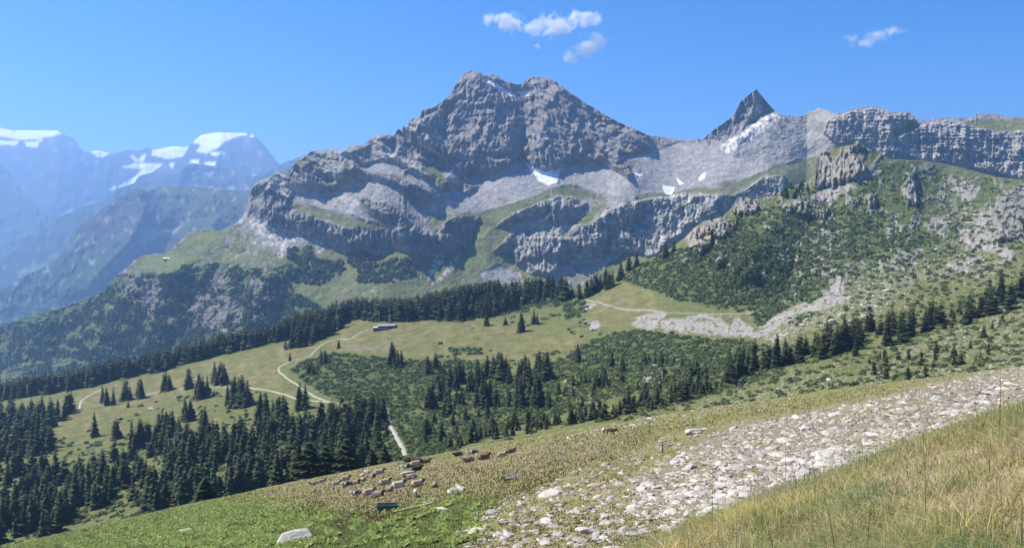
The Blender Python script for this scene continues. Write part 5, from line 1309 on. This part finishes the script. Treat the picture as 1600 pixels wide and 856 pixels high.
def hide(kind, seed):
    def f(co):
        n = fbm(co[:, 0] * 1.6 + seed, co[:, 1] * 1.6 + co[:, 2], 3, seed)
        body, dark, white = {'beige': ((.46, .34, .26), (.10, .075, .06), None), 'greybrown': ((.30, .225, .175), (.06, .05, .045), None), 'black': ((.02, .019, .02), (.015, .015, .015), (.6, .57, .52)), 'red': ((.22, .115, .07), (.15, .08, .05), None),
                             'white': ((.55, .49, .42), (.12, .1, .09), None), 'blackwhite': ((.025, .024, .024), (.55, .52, .48), (.6, .57, .52)), 'brown': ((.17, .10, .06), (.07, .045, .03), None)}[kind]
        c = np.array(body)[None] * (0.9 + 0.35 * n)[:, None]
        hd = sstep(.62, .85, co[:, 0] + 0.1 * n)[:, None]
        c = c * (1 - hd) + np.array(dark)[None] * hd
        lg = (sstep(.2, .08, co[:, 2]) * .5)[:, None]
        c = c * (1 - lg) + np.array(dark)[None] * lg
        if white is not None and kind == 'blackwhite':
            w = sstep(.12, .22, n)[:, None]; c = c * (1 - w) + np.array(white)[None] * w
        mz = sstep(1.3, 1.4, co[:, 0])[:, None]
        return np.clip(c * (1 - mz) + np.array((.3, .25, .22))[None] * mz, 0, 1)
    return f
COWS = {}
def cow_mesh(kind, pose):
    if (kind, pose) not in COWS:
        pts = LIE_P if pose == 'lie' else STA_P
        rad = LIE_R if pose == 'lie' else [(.40, .37), (.38, .36), (.22, .22), (.38, .37), (.22, .27), (.15, .17), (.14, .13), (.09, .09), .13, .07, .055, .13, .07, .055, .17, .09, .055, .17, .09, .055, .04, .04, .03, .05]
        COWS[(kind, pose)] = skin_body('cow', pts, LIE_E, rad, mat_hide, hide(kind, len(kind) * 3 + 1))
    return COWS[(kind, pose)]
HERD = [ # x, y of the ground under the middle, heading deg (0 = right, 90 = away), kind, pose, size, label
 (491, 757, 195, 'greybrown', 'lie', .9, 'brown cow lying farthest left of the resting herd, facing left'), (503, 753, 20, 'beige', 'lie', .85, 'pinkish beige cow lying just behind the leftmost brown one'),
 (526, 757, 10, 'beige', 'lie', .85, 'beige cow lying in front of the big beige one, second group from the left'), (540, 750, 15, 'beige', 'lie', 1.05, 'big beige cow with dark head lying left of the herd centre'), (542, 759, 200, 'blackwhite', 'lie', .9, 'black and white patched cow lying below the big beige one'),
 (556, 756, -20, 'greybrown', 'lie', .9, 'grey brown cow lying beside the patched black and white one'), (567, 745, 100, 'beige', 'lie', .9, 'beige cow resting with its back to the viewer near a white cow'), (573, 739, 160, 'white', 'lie', .85, 'white cow lying at the upper edge of the herd centre'), (569, 751, 80, 'beige', 'lie', .9, 'beige cow lying tail first under the one with its back turned'),
 (583, 746, -60, 'greybrown', 'lie', .95, 'grey brown cow lying right of the white cow'), (593, 740, 12, 'beige', 'lie', 1.1, 'long beige cow with dark head stretched right at the top of the herd centre'), (602, 756, 20, 'beige', 'lie', 1.0, 'beige cow lying alone in the middle of the pasture above the trough'), (577, 772, 25, 'beige', 'lie', .95, 'beige cow lying in the lowest row beside a white stone'),
 (591, 776, -15, 'greybrown', 'lie', .95, 'grey brown cow lying lowest, nearest to the green trough'), (557, 773, 185, 'blackwhite', 'lie', .8, 'black and white cow lying lowest on the left'), (609, 767, 110, 'greybrown', 'lie', .9, 'dark cow lying turned away left of a pale beige one'), (623, 761, 22, 'white', 'lie', 1.05, 'pale beige cow with raised dark head above the green trough'),
 (653, 759, 25, 'beige', 'lie', 1.0, 'beige cow lying alone on the right under the black cows'), (642, 748, 178, 'greybrown', 'lie', .95, 'grey brown cow lying under the big whitish boulder'), (680, 760, 95, 'greybrown', 'lie', .8, 'dark cow lying alone at the far right of the herd'), (649, 776, -85, 'white', 'stand', .75, 'pale calf standing and facing the viewer right of the trough'),
 (638, 722, 185, 'black', 'lie', 1.0, 'black cow at the top left of the upper group'), (653, 721, 170, 'black', 'lie', 1.0, 'black cow at the top of the upper group right of another black one'), (650, 727, 15, 'beige', 'lie', 1.25, 'long beige cow lying across the middle of the upper group'), (666, 723, 5, 'brown', 'lie', 1.0, 'brown cow at the right end of the upper group'),
 (637, 732, 188, 'blackwhite', 'lie', 1.05, 'black cow with white patches lying just above the whitish boulder'), (652, 735, 0, 'black', 'lie', 1.0, 'black cow lying behind the whitish boulder, head to the right'), (716, 712, 180, 'black', 'lie', 1.05, 'black cow on the rim of the pasture left of a second one'), (739, 709, 183, 'blackwhite', 'lie', 1.05, 'black cow with white head on the rim of the pasture'),
 (733, 721, 200, 'red', 'lie', .95, 'red brown cow lying left of a white stone'), (757, 717, 20, 'red', 'lie', 1.15, 'larger red brown cow lying to the right of the white stone'), (785, 713, 15, 'beige', 'lie', .95, 'beige cow lying right of the red brown pair'), (799, 707, 20, 'brown', 'lie', .9, 'dark brown cow lying highest on the right of the red brown pair'),
 (955, 679, -12, 'brown', 'stand', 1.0, 'dark brown cow standing alone with a pale one on the upper pasture'), (943, 677, 75, 'white', 'stand', .95, 'pale cow standing partly behind the dark brown standing one')]
for (x, y, hd, kind, pose, sz, lab) in HERD:
    P, ok = fg_hit(x, y)
    p = P[0]
    o = bpy.data.objects.new('cow', cow_mesh(kind, pose)); COL.objects.link(o)
    e = 1.0
    gx_ = float(fg_h(p[0] + e, p[1], False) - fg_h(p[0] - e, p[1], False)) / (2 * e); gy_ = float(fg_h(p[0], p[1] + e, False) - fg_h(p[0], p[1] - e, False)) / (2 * e)
    N = Vector((-gx_, -gy_, 1)).normalized()
    f = Vector((math.cos(R(hd)), math.sin(R(hd)), 0)); f = (f - N * f.dot(N)).normalized()
    if pose == 'stand': N = Vector((0, 0, 1)); f = Vector((math.cos(R(hd)), math.sin(R(hd)), 0))
    M = Matrix((f, N.cross(f), N)).transposed()
    o.rotation_euler = M.to_euler(); o.location = (p[0], p[1], p[2] - 0.02); o.scale = (sz * 0.98,) * 3
    o['label'] = lab; o['category'] = 'cow'; o['group'] = 'cattle resting on the hillside'

# ================================================================== SMALL BUILT THINGS
def boxes(name, L, mat, parent=None, bevel=0.0):
    """L: list of (x0,x1,y0,y1,z0,z1) boxes or 8-corner lists, one mesh"""
    V, Q = [], []
    for b in L:
        o = len(V)
        if len(b) == 6:
            x0, x1, y0, y1, z0, z1 = b
            V += [(x0, y0, z0), (x1, y0, z0), (x1, y1, z0), (x0, y1, z0), (x0, y0, z1), (x1, y0, z1), (x1, y1, z1), (x0, y1, z1)]
        else: V += list(b)
        Q += [tuple(o + i for i in q) for q in ((0, 3, 2, 1), (4, 5, 6, 7), (0, 1, 5, 4), (1, 2, 6, 5), (2, 3, 7, 6), (3, 0, 4, 7))]
    me = bpy.data.meshes.new(name); me.from_pydata(V, [], Q); me.update(); me.materials.append(mat)
    return link(name, me, parent)
def thing(name, loc, rz, label, cat, group=None):
    e = bpy.data.objects.new(name, None); COL.objects.link(e); e.location = loc; e.rotation_euler = (0, 0, rz)
    e['label'] = label; e['category'] = cat
    if group: e['group'] = group
    return e
m_wood_d = plain_mat('weathered_dark_timber', (0.055, 0.048, 0.045), 1.2, 0.3, 0.8)
m_roof = plain_mat('pale_sheet_metal_roof', (0.30, 0.32, 0.30), 0.3, 0.1, 0.45, 0.4)
m_white = plain_mat('white_render', (0.75, 0.74, 0.70), 0.5, 0.08)
m_glass = plain_mat('window_glass', (0.03, 0.04, 0.05), 1, 0.1, 0.1, 0.5)
m_tan = plain_mat('tan_timber', (0.36, 0.27, 0.17), 1.5, 0.2)
m_stonew = plain_mat('stone_masonry', (0.30, 0.28, 0.25), 1.5, 0.3)
m_green = plain_mat('green_painted_metal', (0.02, 0.10, 0.05), 2.0, 0.25, 0.5, 0.4)
m_water = plain_mat('water', (0.02, 0.03, 0.03), 1.0, 0.1, 0.05, 0.6)
m_dirtp = plain_mat('grey_wood', (0.22, 0.19, 0.15), 3.0, 0.3)
P = at_alp(602, 517)[0]
hut = thing('mountain_hut', (P[0], P[1] + 3, P[2] - 0.6), R(3), 'dark timber mountain hut with pale metal roof on the sunlit knoll', 'building')
boxes('wall', [(-9.5, 12.5, 0, 9, -1, 5.0), (-13.2, 3.5, -4.2, -0.05, -2.0, 3.0)], m_wood_d, hut)
r1 = boxes('roof', [[(-10.6, -1.4, 5.05), (11.4, -1.4, 5.5), (13.4, 10, 5.5), (-10.6, 10, 5.05), (-10.6, 4.3, 6.6), (12.0, 4.3, 7.1), (12.4, 4.6, 7.1), (-10.6, 4.6, 6.6)]], m_roof, hut)
boxes('chimney', [(4.2, 5.2, 4.9, 5.9, 6.9, 9.1)], m_stonew, r1)
boxes('annex', [(-14.8, -9.55, -3.0, 4, -1.5, 3.2)], m_wood_d, hut)
boxes('annex_roof', [(-15.2, -9.4, -3.4, 4.4, 3.25, 3.75)], m_white, hut)
boxes('terrace_parapet', [(-13.4, 3.7, -4.5, -4.25, 2.2, 3.1)], m_stonew, hut)
boxes('foundation', [(-13.3, 3.6, -4.55, -4.22, -2.2, -0.6)], m_stonew, hut)
for k in range(6):
    w = boxes('window', [(-11.8 + k * 2.5, -10.2 + k * 2.5, -4.33, -4.24, 0.7, 1.9)], m_dirtp, hut)
    boxes('pane', [(-11.65 + k * 2.5, -10.35 + k * 2.5, -4.36, -4.335, 0.85, 1.75)], m_glass, w)
for k in range(3):
    w = boxes('window', [(4.6 + k * 2.6, 6.2 + k * 2.6, -0.09, -0.01, 1.6, 3.2)], m_dirtp, hut)
    boxes('pane', [(4.75 + k * 2.6, 6.05 + k * 2.6, -0.12, -0.095, 1.75, 3.05)], m_glass, w)
pv, pq = cone_arrays(0.16, 0.07, 0, 18, 8)
P = at_alp(592.3, 511)[0]
o = link('flagpole', mesh_np('flagpole', np.concatenate([pv, cone_arrays(0.22, 0.1, 18, 18.4, 8)[0]]), np.concatenate([pq, pq + len(pv)]), None, m_white)); o.location = P; o['label'] = 'tall white flagpole beside the timber mountain hut'; o['category'] = 'pole'
P = at_alp(606, 510)[0]
t = thing('equipment_shed', (P[0], P[1] + 14, P[2]), 0, 'narrow tan timber shed standing behind the roof of the hut', 'shed')
boxes('wall', [(-1.8, 1.8, 0, 3, -2, 10.2)], m_tan, t)
boxes('roof', [[(-2.1, -.4, 10.25), (2.2, -.4, 11.6), (2.2, 3.4, 11.6), (-2.1, 3.4, 10.25), (-2.1, -.4, 10.5), (2.2, -.4, 11.9), (2.2, 3.4, 11.9), (-2.1, 3.4, 10.5)]], m_roof, t)
P = massif.sample(262, 405)[0]
t = thing('alpine_barn', P, R(5), 'long low white roofed barn on the small meadow shelf above the wooded cliffs', 'building')
sc_b = P[1] / 1256
boxes('wall', [(-6.2 * sc_b, 6.2 * sc_b, -3, 6, -3, 2.2)], m_dirtp, t)
boxes('roof', [[(-7 * sc_b, -4, 2.25), (7 * sc_b, -4, 2.25), (7 * sc_b, 7, 2.25), (-7 * sc_b, 7, 2.25), (-6.8 * sc_b, 1.3, 5.2), (6.8 * sc_b, 1.3, 5.2), (6.8 * sc_b, 1.7, 5.2), (-6.8 * sc_b, 1.7, 5.2)]], m_white, t)
# green cattle trough
P, ok = fg_hit(605, 796); P = P[0]; L_ = 31 / 1256 * P[1] / 2
tr = thing('cattle_trough', (P[0], P[1], P[2] + 0.05), R(4), 'long green metal cattle trough on trodden bare soil below the herd', 'trough')
boxes('basin', [(-L_, L_, -.5, -.44, .12, .62), (-L_, L_, .44, .5, .12, .62), (-L_, -L_ + .06, -.44, .44, .12, .62), (L_ - .06, L_, -.44, .44, .12, .62), (-L_ + .06, L_ - .06, -.44, .44, .12, .17)], m_green, tr)
boxes('water', [(-L_ + .065, L_ - .065, -.435, .435, .5, .52)], m_water, tr)
for sx in (-.8, 0, .8):
    boxes('leg', [(sx * L_ - .06, sx * L_ + .06, -.4, .4, -.5, .115)], m_dirtp, tr)
boxes('guard_rail', [(-L_, L_, -.05, .05, 0.82, 0.87), (-.05, .05, -.045, .045, .53, .815), (-L_ + .02, -L_ + .1, -.04, .04, .63, .815), (L_ - .1, L_ - .02, -.04, .04, .63, .815)], m_dirtp, tr)
P, ok = fg_hit(645, 795); P = P[0]
tl = boxes('timber_beam', [(-2.2, 2.2, -.12, .12, 0, .24)], m_tan); tl.location = (P[0], P[1], P[2] + .03); tl.rotation_euler = (0, R(-10), R(10)); tl['label'] = 'pale timber beam lying right of the green trough'; tl['category'] = 'beam'
P, ok = fg_hit(1035, 707); P = P[0]
pv2, pq2 = cone_arrays(0.13, 0.09, -.3, 1.5, 8)
o = link('fence_post', mesh_np('fence_post', pv2, pq2, None, m_dirtp)); o.location = P; o['label'] = 'single weathered wooden post standing in the stones'; o['category'] = 'post'
P, ok = fg_hit(473, 800); P = P[0]
bv, bq, _ = blades(np.repeat(P[None], 9, 0) + rng.normal(0, .06, (9, 3)) * np.array((1, 1, 0)), np.linspace(.9, 2.0, 9), np.full(9, .07), np.ones((9, 3)), 5, .18, 4)
o = link('dry_stalk', mesh_np('dry_stalk', bv, bq, np.ones((len(bv), 3)) * np.array((.12, .09, .05)), mat_grass)); o['label'] = 'dry brown plant stalk sticking up left of the trough'; o['category'] = 'plant'

# ================================================================== CLOUDS
def cloud(name, lobes, D_, seed, label, dens=0.02):
    """lobes: (px,py,rx,ry) in photo pixels, built at distance D_ at their real size"""
    sc = D_ / F
    cx = sum(l[0] for l in lobes) / len(lobes); cy = sum(l[1] for l in lobes) / len(lobes)
    u, t = ray(cx, cy); c = Vector((float(u) * D_, D_, float(t) * D_))
    import bmesh
    bm = bmesh.new(); bmesh.ops.create_icosphere(bm, subdivisions=3, radius=1)
    lobes = [(l[0], l[1], l[2] * 1.3, l[3] * 1.3) for l in lobes]
    xs = [(l[0] - cx) * sc for l in lobes]; zs = [(cy - l[1]) * sc for l in lobes]
    hx = max(abs(x) + l[2] * sc * 1.5 for x, l in zip(xs, lobes)) * 1.12; hz = max(abs(z) + l[3] * sc * 1.6 for z, l in zip(zs, lobes)) * 1.3; hy = max(l[3] for l in lobes) * sc * 2.4
    for v in bm.verts:
        q = v.co; k = 1 / (abs(q.x) ** 4 + abs(q.y) ** 4 + abs(q.z) ** 4) ** 0.25
        v.co = Vector((q.x * k * hx, q.y * k * hy, q.z * k * hz))
    me = bpy.data.meshes.new(name); bm.to_mesh(me); bm.free()
    m = bpy.data.materials.new('cloud_vapour'); m.use_nodes = True; nt = m.node_tree; nt.nodes.clear()
    N = nt.nodes.new; Lk = nt.links.new
    out = N('ShaderNodeOutputMaterial'); vol = N('ShaderNodeVolumePrincipled'); vol.inputs['Color'].default_value = (1, 1, 1, 1); vol.inputs['Anisotropy'].default_value = 0.3
    tc = N('ShaderNodeTexCoord')
    wn = N('ShaderNodeTexNoise'); wn.inputs['Scale'].default_value = 0.006; wn.inputs['Detail'].default_value = 3
    Lk(tc.outputs['Object'], wn.inputs['Vector'])
    wsub = N('ShaderNodeVectorMath'); wsub.operation = 'SUBTRACT'; Lk(wn.outputs['Color'], wsub.inputs[0]); wsub.inputs[1].default_value = (.5, .5, .5)
    wsc = N('ShaderNodeVectorMath'); wsc.operation = 'SCALE'; Lk(wsub.outputs[0], wsc.inputs[0]); wsc.inputs['Scale'].default_value = 170
    wad = N('ShaderNodeVectorMath'); wad.operation = 'ADD'; Lk(tc.outputs['Object'], wad.inputs[0]); Lk(wsc.outputs[0], wad.inputs[1])
    last = None
    for x, z, l in zip(xs, zs, lobes):
        s1 = N('ShaderNodeVectorMath'); s1.operation = 'SUBTRACT'; Lk(wad.outputs[0], s1.inputs[0]); s1.inputs[1].default_value = (x, 0, z)
        s2 = N('ShaderNodeVectorMath'); s2.operation = 'DIVIDE'; Lk(s1.outputs[0], s2.inputs[0]); s2.inputs[1].default_value = (l[2] * sc, max(l[2], l[3]) * sc * 0.9, l[3] * sc)
        ln = N('ShaderNodeVectorMath'); ln.operation = 'LENGTH'; Lk(s2.outputs[0], ln.inputs[0])
        iv = N('ShaderNodeMath'); iv.operation = 'SUBTRACT'; iv.inputs[0].default_value = 1.0; Lk(ln.outputs['Value'], iv.inputs[1])
        if last is None: last = iv
        else:
            mx = N('ShaderNodeMath'); mx.operation = 'SMOOTH_MAX'; mx.inputs[2].default_value = 0.2; Lk(last.outputs[0], mx.inputs[0]); Lk(iv.outputs[0], mx.inputs[1]); last = mx
    n1_ = N('ShaderNodeTexNoise'); n1_.inputs['Scale'].default_value = 0.009; n1_.inputs['Detail'].default_value = 6; n1_.inputs['Roughness'].default_value = 0.62
    Lk(wad.outputs[0], n1_.inputs['Vector'])
    a1 = N('ShaderNodeMath'); a1.operation = 'MULTIPLY_ADD'; Lk(n1_.outputs['Fac'], a1.inputs[0]); a1.inputs[1].default_value = 3.0; a1.inputs[2].default_value = -1.85
    a2 = N('ShaderNodeMath'); a2.operation = 'ADD'; Lk(last.outputs[0], a2.inputs[0]); Lk(a1.outputs[0], a2.inputs[1])
    mr = N('ShaderNodeMapRange'); mr.inputs['From Min'].default_value = 0.0; mr.inputs['From Max'].default_value = 0.9; mr.inputs['To Max'].default_value = dens
    Lk(a2.outputs[0], mr.inputs['Value']); Lk(mr.outputs[0], vol.inputs['Density']); Lk(vol.outputs[0], out.inputs['Volume'])
    me.materials.append(m)
    o = link(name, me, kind='structure'); o.location = c
    o['label'] = label
    return o
cloud('cloud', [(770, 28, 14, 8), (800, 38, 26, 14), (835, 44, 22, 10), (868, 40, 30, 16), (905, 30, 30, 10), (930, 34, 14, 12), (925, 70, 22, 14), (893, 88, 18, 12), (905, 78, 20, 10), (840, 70, 8, 6)], 9600, 1, 'small ragged white cloud above the main summit', 0.03)
cloud('cloud', [(1330, 60, 12, 6), (1350, 65, 20, 8), (1372, 56, 18, 9), (1392, 48, 16, 7), (1408, 50, 8, 5)], 9800, 2, 'little wispy white cloud high on the right', 0.014)

# ================================================================== HAZE
def haze_box():
    x0, x1, y0, y1, z0, z1 = -23500, 23500, -3500, 25500, -1151, 1800
    v = [(x, y, z) for z in (z0, z1) for y in (y0, y1) for x in (x0, x1)]
    f = [(0, 2, 3, 1), (4, 5, 7, 6), (0, 1, 5, 4), (2, 6, 7, 3), (0, 4, 6, 2), (1, 3, 7, 5)]
    me = bpy.data.meshes.new('haze'); me.from_pydata(v, [], f); me.update()
    m = bpy.data.materials.new('haze_air'); m.use_nodes = True
    t = m.node_tree; t.nodes.clear()
    o = t.nodes.new('ShaderNodeOutputMaterial'); p = t.nodes.new('ShaderNodeVolumePrincipled')
    p.inputs['Density'].default_value = HAZE_DENSITY
    p.inputs['Color'].default_value = (*HAZE_COLOR, 1)
    p.inputs['Anisotropy'].default_value = HAZE_ANISO
    t.links.new(p.outputs[0], o.inputs['Volume'])
    me.materials.append(m)
    link('haze', me, kind='stuff')
haze_box()
